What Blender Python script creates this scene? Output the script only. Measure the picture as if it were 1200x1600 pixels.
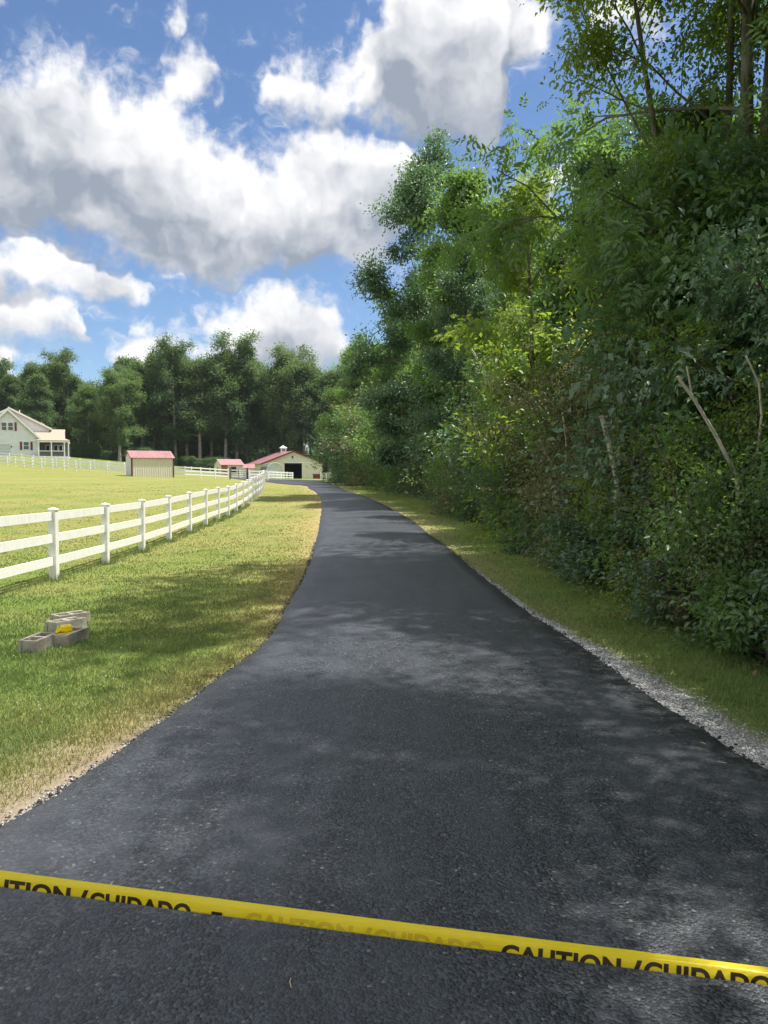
import bpy, bmesh, math, random
import numpy as np
from mathutils import Vector, Matrix

for _o in list(bpy.data.objects):
    bpy.data.objects.remove(_o)
SC = bpy.context.scene
COL = SC.collection
R = math.radians
rng = np.random.default_rng(7)
random.seed(7)

# ------------------------------------------------------------------ camera
CAM_Z = 1.65
PITCH = math.atan(60 / 1200)          # looking slightly down
cam_d = bpy.data.cameras.new('camera')
cam = bpy.data.objects.new('camera', cam_d)
COL.objects.link(cam)
cam.location = (0, 0, CAM_Z)
cam.rotation_euler = (math.pi / 2 - PITCH, 0, 0)
cam_d.sensor_fit = 'VERTICAL'
cam_d.sensor_height = 24
cam_d.lens = 18.0
cam_d.clip_start = 0.05
cam_d.clip_end = 6000
SC.camera = cam

SUN_EL, SUN_AZ = R(66), R(77)         # azimuth measured from +Y towards +X
SUN_DIR = Vector((math.sin(SUN_AZ) * math.cos(SUN_EL), math.cos(SUN_AZ) * math.cos(SUN_EL), math.sin(SUN_EL)))

def ray(px, py):
    """world direction (forward component 1) of a photo pixel (1200 x 1600)"""
    a, b = (px - 600) / 1200, (800 - py) / 1200
    c, s = math.cos(PITCH), math.sin(PITCH)
    return Vector((a, c + b * s, -s + b * c))

def at(px, py, depth):
    return Vector((0, 0, CAM_Z)) + ray(px, py) * depth

# ------------------------------------------------------------------ world
def N(nt, typ, **kw):
    n = nt.nodes.new(typ)
    for k, v in kw.items():
        setattr(n, k, v)
    return n

def mth(nt, op, a, b=None, c=None, clamp=False):
    n = nt.nodes.new('ShaderNodeMath'); n.operation = op; n.use_clamp = clamp
    for i, v in enumerate((a, b, c)):
        if v is None: continue
        if isinstance(v, (int, float)): n.inputs[i].default_value = v
        else: nt.links.new(v, n.inputs[i])
    return n.outputs[0]

def vmath(nt, op, a, b=None, c=None, out=0):
    n = nt.nodes.new('ShaderNodeVectorMath'); n.operation = op
    for i, v in enumerate((a, b, c)):
        if v is None: continue
        if isinstance(v, (tuple, list)): n.inputs[i].default_value = v
        else: nt.links.new(v, n.inputs[i])
    return n.outputs[out]

def mixc(nt, fac, a, b):
    n = nt.nodes.new('ShaderNodeMix'); n.data_type = 'RGBA'
    for i, v in ((0, fac), (6, a), (7, b)):
        if isinstance(v, (int, float)): n.inputs[i].default_value = v
        elif isinstance(v, (tuple, list)): n.inputs[i].default_value = (*v[:3], 1)
        else: nt.links.new(v, n.inputs[i])
    return n.outputs[2]

def noise(nt, vec, scale, detail=4, rough=.5, lac=2.0, color=False):
    n = nt.nodes.new('ShaderNodeTexNoise')
    n.inputs['Scale'].default_value = scale; n.inputs['Detail'].default_value = detail
    n.inputs['Roughness'].default_value = rough; n.inputs['Lacunarity'].default_value = lac
    if vec is not None: nt.links.new(vec, n.inputs['Vector'])
    return n.outputs['Color' if color else 'Fac']

def ramp(nt, fac, lo, hi, a=0., b=1., smooth=True):
    n = nt.nodes.new('ShaderNodeMapRange'); n.interpolation_type = 'SMOOTHSTEP' if smooth else 'LINEAR'
    n.inputs[1].default_value = lo; n.inputs[2].default_value = hi
    n.inputs[3].default_value = a; n.inputs[4].default_value = b
    if isinstance(fac, (int, float)): n.inputs[0].default_value = fac
    else: nt.links.new(fac, n.inputs[0])
    return n.outputs[0]

def azel(px, py):
    d = ray(px, py).normalized()
    return math.atan2(d.x, d.y), math.asin(d.z)

# cumulus of this sky, as decks: (x, top y, base y) along each deck, None where the deck breaks off
DECKS = [
    [(-60, 90, 345), (0, 92, 362), (50, 110, 368), (100, 106, 378), (150, 104, 394), (200, 122, 408), (240, 160, 424), (300, 180, 440), (350, 212, 448), (380, 252, 444),
     (430, 262, 430), (465, 208, 436), (520, 196, 432), (560, 188, 420), (600, 205, 402), (640, 235, 372), (660, 290, 325), (680, None, 300)],
    [(232, None, 100), (252, 96, 132), (290, 70, 142), (318, 56, 142), (345, 80, 134), (358, None, 100), (400, None, 140), (422, 92, 168), (450, 72, 188), (480, 84, 200),
     (520, 100, 205), (558, 90, 205), (590, 20, 200), (620, -50, 206), (660, -70, 220), (700, -80, 244), (740, -80, 262), (775, -60, 258), (796, -50, 120),
     (830, -10, 78), (868, 18, 44), (890, None, 30)],
    [(234, None, 30), (250, 8, 50), (270, -14, 64), (288, 12, 46), (300, None, 30), (900, None, 30), (925, -20, 62), (960, -40, 68), (1000, -40, 52), (1040, -40, 30), (1075, None, 20)],
    [(-60, 352, 462), (0, 354, 464), (60, 362, 470), (120, 382, 472), (160, 378, 474), (200, 402, 482), (226, 434, 484), (238, None, 460), (800, None, 285), (845, 268, 304),
     (900, 248, 304), (950, 248, 300), (1000, None, 280)],
    [(-60, 455, 534), (0, 456, 536), (60, 453, 540), (110, 464, 540), (136, 484, 534), (144, None, 510), (192, None, 505), (212, 488, 516), (250, 488, 520), (270, None, 505),
     (288, None, 520), (320, 488, 545), (350, 476, 565), (400, 453, 585), (430, 448, 590), (470, 450, 590), (496, 468, 590), (520, 498, 590), (546, 540, 590), (562, None, 580)],
    [(-60, 530, 590), (0, 534, 590), (24, 545, 590), (36, None, 580), (142, None, 575), (160, 550, 590), (185, 547, 590), (230, 528, 575), (300, 523, 575), (330, 540, 575), (348, None, 570)],
]
AZ0, AZ1, EL1 = -math.radians(32), math.radians(32), math.radians(50)

def noise2(nt, vec, scale, detail, rough, color=False):
    n = nt.nodes.new('ShaderNodeTexNoise'); n.noise_dimensions = '2D'
    n.inputs['Scale'].default_value = scale; n.inputs['Detail'].default_value = detail
    n.inputs['Roughness'].default_value = rough
    nt.links.new(vec, n.inputs['Vector'])
    return n.outputs['Color' if color else 'Fac']

def fcurve(nt, src, pts):
    n = nt.nodes.new('ShaderNodeFloatCurve'); c = n.mapping.curves[0]
    n.mapping.use_clip = False
    pts = sorted(pts)
    c.points[0].location = (0, pts[0][1]); c.points[1].location = (1, pts[-1][1])
    for x, y in pts:
        if 0 < x < 1: c.points.new(x, y)
    for p in c.points: p.handle_type = 'VECTOR'
    n.mapping.update()
    nt.links.new(src, n.inputs['Value'])
    return n.outputs[0]

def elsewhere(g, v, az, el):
    # unseen cumulus outside the view, made denser and whiter to add fill light
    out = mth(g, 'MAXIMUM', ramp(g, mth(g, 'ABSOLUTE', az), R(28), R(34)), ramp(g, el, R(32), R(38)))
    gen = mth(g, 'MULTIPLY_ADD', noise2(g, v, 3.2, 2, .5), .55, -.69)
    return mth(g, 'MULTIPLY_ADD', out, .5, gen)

SKY_STRENGTH = .086
def build_world():
    w = bpy.data.worlds.new('World'); SC.world = w; w.use_nodes = True
    nt = w.node_tree; nt.nodes.clear()
    out = N(nt, 'ShaderNodeOutputWorld'); bg = N(nt, 'ShaderNodeBackground')
    sky = N(nt, 'ShaderNodeTexSky', sky_type='NISHITA', sun_disc=False)
    sky.sun_elevation = SUN_EL; sky.sun_rotation = SUN_AZ
    sky.altitude = 100; sky.air_density = 1.0; sky.dust_density = .3; sky.ozone_density = 4.5
    tc = N(nt, 'ShaderNodeTexCoord')
    sp = N(nt, 'ShaderNodeSeparateXYZ'); nt.links.new(tc.outputs['Generated'], sp.inputs[0])
    az = mth(nt, 'ARCTAN2', sp.outputs[0], sp.outputs[1])
    el = mth(nt, 'ARCSINE', sp.outputs[2])
    cb = N(nt, 'ShaderNodeCombineXYZ'); nt.links.new(az, cb.inputs[0]); nt.links.new(el, cb.inputs[1])
    p = cb.outputs[0]
    wob = vmath(nt, 'SUBTRACT', noise2(nt, p, 13, 3, .6, color=True), (.5, .5, .5))
    v = vmath(nt, 'MULTIPLY_ADD', wob, (.075, .06, 0), p)
    sv = N(nt, 'ShaderNodeSeparateXYZ'); nt.links.new(v, sv.inputs[0])
    t = ramp(nt, sv.outputs[0], AZ0, AZ1, smooth=False); e = sv.outputs[1]
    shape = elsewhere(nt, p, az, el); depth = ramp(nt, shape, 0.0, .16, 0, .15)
    for deck in DECKS:
        tops, bots = [], []
        for (x, y0, y1) in deck:
            if y0 is None: y0, y1 = y1 + 40, y1 - 40
            tops.append(((azel(x, y0)[0] - AZ0) / (AZ1 - AZ0), azel(x, y0)[1] / EL1)); bots.append(((azel(x, y1)[0] - AZ0) / (AZ1 - AZ0), azel(x, y1)[1] / EL1))
        dt = mth(nt, 'MULTIPLY_ADD', fcurve(nt, t, tops), EL1, mth(nt, 'MULTIPLY', e, -1.0))
        db = mth(nt, 'MULTIPLY_ADD', fcurve(nt, t, bots), -EL1, e)
        d = mth(nt, 'MINIMUM', dt, db)
        shape = mth(nt, 'MAXIMUM', shape, d)
        thick = mth(nt, 'MAXIMUM', mth(nt, 'ADD', dt, db), .03)
        part = mth(nt, 'MULTIPLY', mth(nt, 'DIVIDE', dt, thick), ramp(nt, thick, .02, .14, .3, 1.0))
        depth = mth(nt, 'MAXIMUM', depth, mth(nt, 'MULTIPLY', part, ramp(nt, d, -.015, .0)))
    det = noise2(nt, p, 17, 10, .60)
    lump = noise2(nt, v, 12, 5, .5)
    lump_up = noise2(nt, vmath(nt, 'ADD', v, (.012, .020, 0)), 12, 5, .5)
    d0 = mth(nt, 'MULTIPLY_ADD', mth(nt, 'SUBTRACT', det, .40), .105, shape)
    core = ramp(nt, d0, -.002, .034)
    # thin torn veil round the heaps
    wisp = noise2(nt, vmath(nt, 'MULTIPLY', v, (1, 1.7, 1)), 26, 6, .65)
    veil = mth(nt, 'MULTIPLY', ramp(nt, mth(nt, 'MULTIPLY_ADD', wisp, .10, d0), .026, .085), ramp(nt, wisp, .40, .70, .05, .5))
    alpha = mth(nt, 'MAXIMUM', core, veil)
    # light reaching a point falls with the cloud lying between it and the sun above
    relief = mth(nt, 'MULTIPLY', mth(nt, 'SUBTRACT', lump_up, lump), 1.55)
    fine = mth(nt, 'MULTIPLY', mth(nt, 'SUBTRACT', .5, det), .45)
    big = mth(nt, 'SUBTRACT', noise2(nt, vmath(nt, 'ADD', p, (.3, .1, 0)), 7, 3, .5), .5)
    opt = mth(nt, 'ADD', mth(nt, 'ADD', ramp(nt, mth(nt, 'MULTIPLY_ADD', big, .7, depth), .10, .72), relief), fine)
    lit = mth(nt, 'SUBTRACT', 1.0, opt)
    ccol = mixc(nt, ramp(nt, lit, -.15, .95, smooth=False), (1.36, 1.56, 1.9), (4.0, 4.0, 4.06))
    blue = vmath(nt, 'MULTIPLY', sky.outputs[0], (.51, .535, .57))
    vis = mixc(nt, alpha, blue, ccol)
    # far clouds fade a little into the air near the horizon
    nt.links.new(vis, bg.inputs[0]); bg.inputs[1].default_value = SKY_STRENGTH
    nt.links.new(bg.outputs[0], out.inputs[0])
    w.cycles.sampling_method = 'NONE'
build_world()

sun_d = bpy.data.lights.new('sun', 'SUN'); sun_d.energy = 2.65; sun_d.angle = R(.53); sun_d.color = (1, .955, .88)
sun = bpy.data.objects.new('sun', sun_d); COL.objects.link(sun)
sun.rotation_euler = SUN_DIR.to_track_quat('Z', 'Y').to_euler()
sun.location = (20, 10, 60)

SC.view_settings.view_transform = 'Standard'; SC.view_settings.look = 'None'
SC.view_settings.exposure = 1.58; SC.view_settings.gamma = 1; SC.view_settings.use_curve_mapping = False
SC.render.engine = 'CYCLES'
cy = SC.cycles
cy.max_bounces = 9; cy.diffuse_bounces = 6; cy.glossy_bounces = 2; cy.transmission_bounces = 7; cy.transparent_max_bounces = 6
cy.volume_bounces = 1; cy.use_denoising = True; cy.caustics_reflective = False; cy.caustics_refractive = False

# ================================================================== helpers
def smooth(a, b, x):
    t = np.clip((np.asarray(x, float) - a) / (b - a), 0, 1)
    return t * t * (3 - 2 * t)

def mesh_np(name, verts, tris=None, quads=None, attrs=None, smooth_shade=False):
    verts = np.asarray(verts, np.float32)
    me = bpy.data.meshes.new(name)
    tris = np.zeros((0, 3), np.int32) if tris is None else np.asarray(tris, np.int32)
    quads = np.zeros((0, 4), np.int32) if quads is None else np.asarray(quads, np.int32)
    me.vertices.add(len(verts)); me.vertices.foreach_set('co', verts.ravel())
    nl = tris.size + quads.size
    me.loops.add(nl); me.loops.foreach_set('vertex_index', np.concatenate([tris.ravel(), quads.ravel()]).astype(np.int32))
    npoly = len(tris) + len(quads)
    me.polygons.add(npoly)
    st = np.concatenate([np.arange(len(tris)) * 3, tris.size + np.arange(len(quads)) * 4]).astype(np.int32)
    me.polygons.foreach_set('loop_start', st)
    if smooth_shade: me.polygons.foreach_set('use_smooth', np.ones(npoly, bool))
    for k, v in (attrs or {}).items():
        a = me.attributes.new(k, 'FLOAT', 'POINT'); a.data.foreach_set('value', np.asarray(v, np.float32).ravel())
    me.update(calc_edges=True)
    return me

def link(name, me, mat=None, parent=None):
    o = bpy.data.objects.new(name, me)
    if mat is not None and me is not None and not me.materials: me.materials.append(mat)
    COL.objects.link(o)
    if parent is not None: o.parent = parent
    return o

def tag(o, label=None, cat=None, group=None, kind=None):
    if label: o['label'] = label
    if cat: o['category'] = cat
    if group: o['group'] = group
    if kind: o['kind'] = kind
    return o

def thing(name, label, cat, loc=(0, 0, 0), rz=0, group=None):
    o = bpy.data.objects.new(name, None); COL.objects.link(o)
    o.location = loc; o.rotation_euler = (0, 0, rz); o.empty_display_size = .2
    return tag(o, label, cat, group)

class MB:
    """collects faces of one mesh"""
    def __init__(s): s.v, s.f = [], []
    def add(s, vs, fs):
        b = len(s.v); s.v += [tuple(v) for v in vs]; s.f += [tuple(b + i for i in f) for f in fs]; return s
    def box(s, x0, x1, y0, y1, z0, z1):
        return s.add([(x0, y0, z0), (x1, y0, z0), (x1, y1, z0), (x0, y1, z0), (x0, y0, z1), (x1, y0, z1), (x1, y1, z1), (x0, y1, z1)],
                     [(0, 3, 2, 1), (4, 5, 6, 7), (0, 1, 5, 4), (1, 2, 6, 5), (2, 3, 7, 6), (3, 0, 4, 7)])
    def prism(s, poly, axis, a, b):
        """extrude a polygon (counter-clockwise pairs) along x, y or z"""
        n = len(poly)
        def p(q, t): return {'x': (t, q[0], q[1]), 'y': (q[0], t, q[1]), 'z': (q[0], q[1], t)}[axis]
        vs = [p(q, a) for q in poly] + [p(q, b) for q in poly]
        fs = [tuple(range(n)), tuple(reversed(range(n, 2 * n)))] + [(i, n + i, n + (i + 1) % n, (i + 1) % n) for i in range(n)]
        return s.add(vs, fs)
    def slab(s, quad, t):
        """a sheet of thickness t below four corners"""
        q = [Vector(c) for c in quad]; n = (q[1] - q[0]).cross(q[2] - q[0]).normalized() * t
        vs = q + [c - n for c in q]
        return s.add(vs, [(0, 1, 2, 3), (7, 6, 5, 4), (0, 4, 5, 1), (1, 5, 6, 2), (2, 6, 7, 3), (3, 7, 4, 0)])
    def tube(s, pts, radii, k=6, cap=True):
        v, f = tube_np(np.array(pts, float), np.array(radii, float), k)
        b = len(s.v); s.v += [tuple(x) for x in v]; s.f += [tuple(int(b + i) for i in q) for q in f]
        if cap:
            n = len(pts); s.f += [tuple(b + i for i in reversed(range(k))), tuple(b + (n - 1) * k + i for i in range(k))]
        return s
    def mesh(s, name, bevel=0):
        me = bpy.data.meshes.new(name); me.from_pydata(s.v, [], s.f)
        bm = bmesh.new(); bm.from_mesh(me)
        bmesh.ops.recalc_face_normals(bm, faces=bm.faces)
        if bevel: bmesh.ops.bevel(bm, geom=bm.edges[:], offset=bevel, segments=1, affect='EDGES')
        bm.to_mesh(me); bm.free()
        return me
    def build(s, name, mat, parent=None, bevel=0):
        return link(name, s.mesh(name, bevel), mat, parent)

def tube_np(P, rad, k=5):
    n = len(P)
    T = np.gradient(P, axis=0); T /= np.linalg.norm(T, axis=1, keepdims=True) + 1e-9
    ref = np.array([0, 0, 1.]) if abs(T[0, 2]) < .9 else np.array([1., 0, 0])
    A = np.cross(T, ref); A /= np.linalg.norm(A, axis=1, keepdims=True) + 1e-9
    B = np.cross(T, A)
    th = np.arange(k) * 2 * math.pi / k
    V = P[:, None] + rad[:, None, None] * (A[:, None] * np.cos(th)[None, :, None] + B[:, None] * np.sin(th)[None, :, None])
    i = np.arange(n - 1)[:, None] * k; j = np.arange(k)[None]
    q = np.stack([i + j, i + (j + 1) % k, i + k + (j + 1) % k, i + k + j], -1).reshape(-1, 4)
    return V.reshape(-1, 3), q

def unit(a): return a / (np.linalg.norm(a, axis=-1, keepdims=True) + 1e-9)

# ------------------------------------------------------------------ materials
def newmat(name):
    m = bpy.data.materials.new(name); m.use_nodes = True
    nt = m.node_tree
    return m, nt, nt.nodes['Principled BSDF']

def obj_coord(nt): return N(nt, 'ShaderNodeTexCoord').outputs['Object']
def world_pos(nt): return N(nt, 'ShaderNodeNewGeometry').outputs['Position']
def attr(nt, name):
    n = N(nt, 'ShaderNodeAttribute'); n.attribute_name = name; return n.outputs['Fac']

def plain(name, col, rough=.6, var=.12, scale=3., bump=0., bscale=60., spec=.4, metal=0., streak=False):
    m, nt, b = newmat(name)
    co = obj_coord(nt)
    if streak: co2 = vmath(nt, 'MULTIPLY', co, (6, 6, .7))
    else: co2 = co
    n = noise(nt, co2, scale, 6, .6)
    lo = tuple(c * (1 - var * 1.6) for c in col); hi = tuple(min(1, c * (1 + var * .8)) for c in col)
    nt.links.new(mixc(nt, ramp(nt, n, .25, .75), lo, hi), b.inputs['Base Color'])
    b.inputs['Roughness'].default_value = rough; b.inputs['Specular IOR Level'].default_value = spec; b.inputs['Metallic'].default_value = metal
    if bump:
        bp = N(nt, 'ShaderNodeBump'); bp.inputs['Strength'].default_value = bump; bp.inputs['Distance'].default_value = .01
        nt.links.new(noise(nt, co, bscale, 4, .6), bp.inputs['Height']); nt.links.new(bp.outputs[0], b.inputs['Normal'])
    return m

def leafmat(name, lo, hi, trans, tmix=.44, rough=.40, spec=.55):
    """leaf: reflects and lets light through; colour varies from leaf to leaf, clump to clump and plant to plant"""
    m, nt, b = newmat(name)
    t = attr(nt, 'tint')
    oi = N(nt, 'ShaderNodeObjectInfo')
    n = noise(nt, obj_coord(nt), .9, 3, .55)
    f = mth(nt, 'ADD', mth(nt, 'MULTIPLY', t, .5), mth(nt, 'MULTIPLY', ramp(nt, n, .3, .7), .5))
    f = mth(nt, 'ADD', f, mth(nt, 'MULTIPLY_ADD', oi.outputs['Random'], .3, -.15), clamp=True)
    col = mixc(nt, f, lo, hi)
    nt.links.new(col, b.inputs['Base Color'])
    b.inputs['Roughness'].default_value = rough; b.inputs['Specular IOR Level'].default_value = spec
    tr = N(nt, 'ShaderNodeBsdfTranslucent')
    nt.links.new(mixc(nt, f, tuple(c * .75 for c in trans), trans), tr.inputs[0])
    mx = N(nt, 'ShaderNodeMixShader'); mx.inputs[0].default_value = tmix
    nt.links.new(b.outputs[0], mx.inputs[1]); nt.links.new(tr.outputs[0], mx.inputs[2])
    nt.links.new(mx.outputs[0], nt.nodes['Material Output'].inputs[0])
    return m

M = {}
M['leaf_deep'] = leafmat('leaf_deep', (.038, .084, .045), (.105, .185, .088), (.16, .32, .065))
M['leaf_mid'] = leafmat('leaf_mid', (.056, .115, .048), (.165, .265, .108), (.25, .44, .07))
M['leaf_bright'] = leafmat('leaf_bright', (.075, .125, .026), (.18, .27, .055), (.38, .54, .05), .45)
M['leaf_cool'] = leafmat('leaf_cool', (.065, .13, .08), (.175, .28, .165), (.18, .33, .11), .32)
M['leaf_olive'] = leafmat('leaf_olive', (.10, .11, .05), (.23, .22, .11), (.25, .27, .08), .3)
M['leaf_dead'] = leafmat('leaf_dead', (.09, .055, .035), (.25, .17, .10), (.2, .12, .06), .2)
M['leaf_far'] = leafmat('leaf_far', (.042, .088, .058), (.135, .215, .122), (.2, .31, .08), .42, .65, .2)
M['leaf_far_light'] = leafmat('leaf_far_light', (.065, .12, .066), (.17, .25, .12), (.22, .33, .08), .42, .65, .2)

def bark():
    m, nt, b = newmat('bark')
    co = obj_coord(nt)
    n = noise(nt, vmath(nt, 'MULTIPLY', co, (9, 9, 1.6)), 3, 6, .65)
    n2 = noise(nt, co, 1.3, 3, .5)
    c = mixc(nt, ramp(nt, n, .3, .7), (.055, .045, .035), (.20, .17, .135))
    c = mixc(nt, ramp(nt, n2, .5, .75, 0, .5), c, (.30, .28, .24))
    nt.links.new(c, b.inputs['Base Color']); b.inputs['Roughness'].default_value = .85
    bp = N(nt, 'ShaderNodeBump'); bp.inputs['Strength'].default_value = .6; bp.inputs['Distance'].default_value = .02
    nt.links.new(n, bp.inputs['Height']); nt.links.new(bp.outputs[0], b.inputs['Normal'])
    return m
M['bark'] = bark()
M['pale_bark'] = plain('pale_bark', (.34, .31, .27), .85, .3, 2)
M['pale_wood'] = plain('pale_wood', (.52, .47, .39), .8, .25, 4, .4, 30)
M['cut_wood'] = plain('cut_wood', (.62, .47, .29), .8, .15, 12)
M['twig'] = plain('twig', (.22, .18, .13), .85, .3, 8)

def grassmat():
    m, nt, b = newmat('grass_blade')
    t, d = attr(nt, 'tint'), attr(nt, 'dry')
    g = mixc(nt, t, (.095, .17, .046), (.215, .32, .10))
    y = mixc(nt, t, (.27, .22, .085), (.46, .38, .17))
    c = mixc(nt, d, g, y)
    nt.links.new(c, b.inputs['Base Color']); b.inputs['Roughness'].default_value = .6; b.inputs['Specular IOR Level'].default_value = .25
    tr = N(nt, 'ShaderNodeBsdfTranslucent'); nt.links.new(c, tr.inputs[0])
    mx = N(nt, 'ShaderNodeMixShader'); mx.inputs[0].default_value = .35
    nt.links.new(b.outputs[0], mx.inputs[1]); nt.links.new(tr.outputs[0], mx.inputs[2])
    nt.links.new(mx.outputs[0], nt.nodes['Material Output'].inputs[0])
    return m
M['grass'] = grassmat()

def groundmat():
    m, nt, b = newmat('lawn_and_soil')
    p = world_pos(nt)
    d, gr, soil = attr(nt, 'dry'), attr(nt, 'gravel'), attr(nt, 'soil')
    n1 = noise(nt, p, 38, 5, .65); n2 = noise(nt, p, 1.1, 5, .6); n3 = noise(nt, vmath(nt, 'MULTIPLY', p, (.35, 1.5, 1)), 3.2, 5, .62)
    g = mixc(nt, ramp(nt, n1, .3, .7), (.075, .125, .024), (.19, .25, .05))
    y = mixc(nt, ramp(nt, n1, .3, .7), (.22, .18, .07), (.44, .36, .15))
    f = mth(nt, 'ADD', d, mth(nt, 'MULTIPLY', mth(nt, 'SUBTRACT', n3, .5), .5), clamp=True)
    f = mth(nt, 'ADD', f, mth(nt, 'MULTIPLY', mth(nt, 'SUBTRACT', n2, .5), .5), clamp=True)
    c = mixc(nt, f, g, y)
    dirt = mixc(nt, n1, (.15, .12, .085), (.42, .35, .26))
    c = mixc(nt, soil, c, dirt)
    vo = N(nt, 'ShaderNodeTexVoronoi'); vo.inputs['Scale'].default_value = 85; nt.links.new(p, vo.inputs['Vector'])
    st = mixc(nt, vo.outputs['Distance'], (.46, .46, .46), (.16, .155, .15))
    gm = ramp(nt, mth(nt, 'MULTIPLY_ADD', mth(nt, 'SUBTRACT', noise(nt, p, 6, 5, .7), .5), .9, gr), .25, .8)
    c = mixc(nt, gm, c, st)
    nt.links.new(c, b.inputs['Base Color']); b.inputs['Roughness'].default_value = .9; b.inputs['Specular IOR Level'].default_value = .1
    bp = N(nt, 'ShaderNodeBump'); bp.inputs['Strength'].default_value = .8; bp.inputs['Distance'].default_value = .03
    nt.links.new(n1, bp.inputs['Height']); nt.links.new(bp.outputs[0], b.inputs['Normal'])
    return m
M['ground'] = groundmat()

def asphaltmat():
    m, nt, b = newmat('fresh_asphalt')
    p = world_pos(nt)
    vo = N(nt, 'ShaderNodeTexVoronoi'); vo.inputs['Scale'].default_value = 88; vo.inputs['Randomness'].default_value = 1; nt.links.new(p, vo.inputs['Vector'])
    vo2 = N(nt, 'ShaderNodeTexVoronoi'); vo2.inputs['Scale'].default_value = 240; nt.links.new(p, vo2.inputs['Vector'])
    sc = N(nt, 'ShaderNodeSeparateColor'); nt.links.new(vo.outputs['Color'], sc.inputs[0])
    n = noise(nt, p, .8, 5, .6); n2 = noise(nt, vmath(nt, 'MULTIPLY', p, (2.2, .25, 1)), 2.0, 4, .6)
    c = mixc(nt, ramp(nt, mth(nt, 'POWER', sc.outputs[0], 1.6), .1, 1, smooth=False), (.006, .0078, .011), (.068, .076, .090))
    c = mixc(nt, ramp(nt, sc.outputs[1], .975, 1.0), c, (.2, .2, .2))
    c = mixc(nt, ramp(nt, mth(nt, 'MULTIPLY_ADD', n2, .5, mth(nt, 'MULTIPLY', n, .5)), .38, .62, 0, .6), c, (.050, .057, .070))
    nt.links.new(c, b.inputs['Base Color'])
    nt.links.new(ramp(nt, n, .3, .7, .42, .56), b.inputs['Roughness']); b.inputs['Specular IOR Level'].default_value = .5
    h = mth(nt, 'ADD', mth(nt, 'MULTIPLY', vo.outputs['Distance'], -1), mth(nt, 'MULTIPLY', vo2.outputs['Distance'], -.35))
    h = mth(nt, 'ADD', h, mth(nt, 'MULTIPLY', noise(nt, p, 30, 3, .5), .5))
    bp = N(nt, 'ShaderNodeBump'); bp.inputs['Strength'].default_value = .6; bp.inputs['Distance'].default_value = .006
    nt.links.new(h, bp.inputs['Height']); nt.links.new(bp.outputs[0], b.inputs['Normal'])
    return m
M['asphalt'] = asphaltmat()
def stonemat(name, a, c2):
    m, nt, b = newmat(name)
    nt.links.new(mixc(nt, attr(nt, 'tint'), a, c2), b.inputs['Base Color']); b.inputs['Roughness'].default_value = .85
    return m
M['gravel'] = stonemat('gravel_stone', (.20, .195, .19), (.62, .62, .62))
M['crumb'] = stonemat('asphalt_crumb', (.012, .012, .013), (.07, .07, .075))
M['litter'] = stonemat('leaf_litter', (.06, .035, .022), (.30, .19, .12))

def fencemat():
    m, nt, b = newmat('white_vinyl')
    p = world_pos(nt)
    n = noise(nt, vmath(nt, 'MULTIPLY', p, (5, 5, 1.2)), 4, 6, .7)
    n2 = noise(nt, p, 26, 4, .6)
    c = mixc(nt, ramp(nt, n, .46, .74, 0, .55), (.80, .80, .79), (.50, .52, .45))
    c = mixc(nt, ramp(nt, n2, .62, .72, 0, .22), c, (.40, .40, .35))
    nt.links.new(c, b.inputs['Base Color']); b.inputs['Roughness'].default_value = .42; b.inputs['Specular IOR Level'].default_value = .4
    return m
M['vinyl'] = fencemat()
M['siding'] = plain('white_siding', (.73, .75, .80), .6, .06, 1)
M['cream_metal'] = plain('cream_steel', (.66, .63, .53), .45, .07, 1.2, streak=True)
M['red_roof'] = plain('faded_red_steel', (.34, .165, .18), .42, .12, 1.5)
M['red_trim'] = plain('dark_red_trim', (.16, .022, .035), .5, .1)
M['white_trim'] = plain('white_trim', (.78, .78, .77), .5, .05)
M['shingle'] = plain('tan_shingles', (.36, .31, .24), .9, .2, 9, .5, 25)
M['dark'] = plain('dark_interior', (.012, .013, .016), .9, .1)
M['glass'] = plain('window_glass', (.03, .045, .055), .08, .1, spec=.9)
M['shutter'] = plain('red_shutter', (.17, .03, .055), .6, .1)
M['door_grey'] = plain('pale_door', (.50, .55, .60), .55, .05)
M['screen'] = plain('porch_screen', (.10, .10, .105), .8, .1)
M['wood_red'] = plain('red_brown_boards', (.33, .13, .075), .75, .2, 4, streak=True)
M['tarp_and_shade'] = plain('pale_tarp_and_wall_shade', (.55, .58, .60), .55, .07)
M['galv'] = plain('grey_steel', (.16, .19, .18), .45, .12)
M['gate_steel'] = plain('gate_steel', (.07, .085, .09), .45, .1, metal=.5)
M['concrete'] = plain('concrete_block', (.45, .415, .355), .95, .3, 7, .9, 90, spec=.2)
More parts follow.
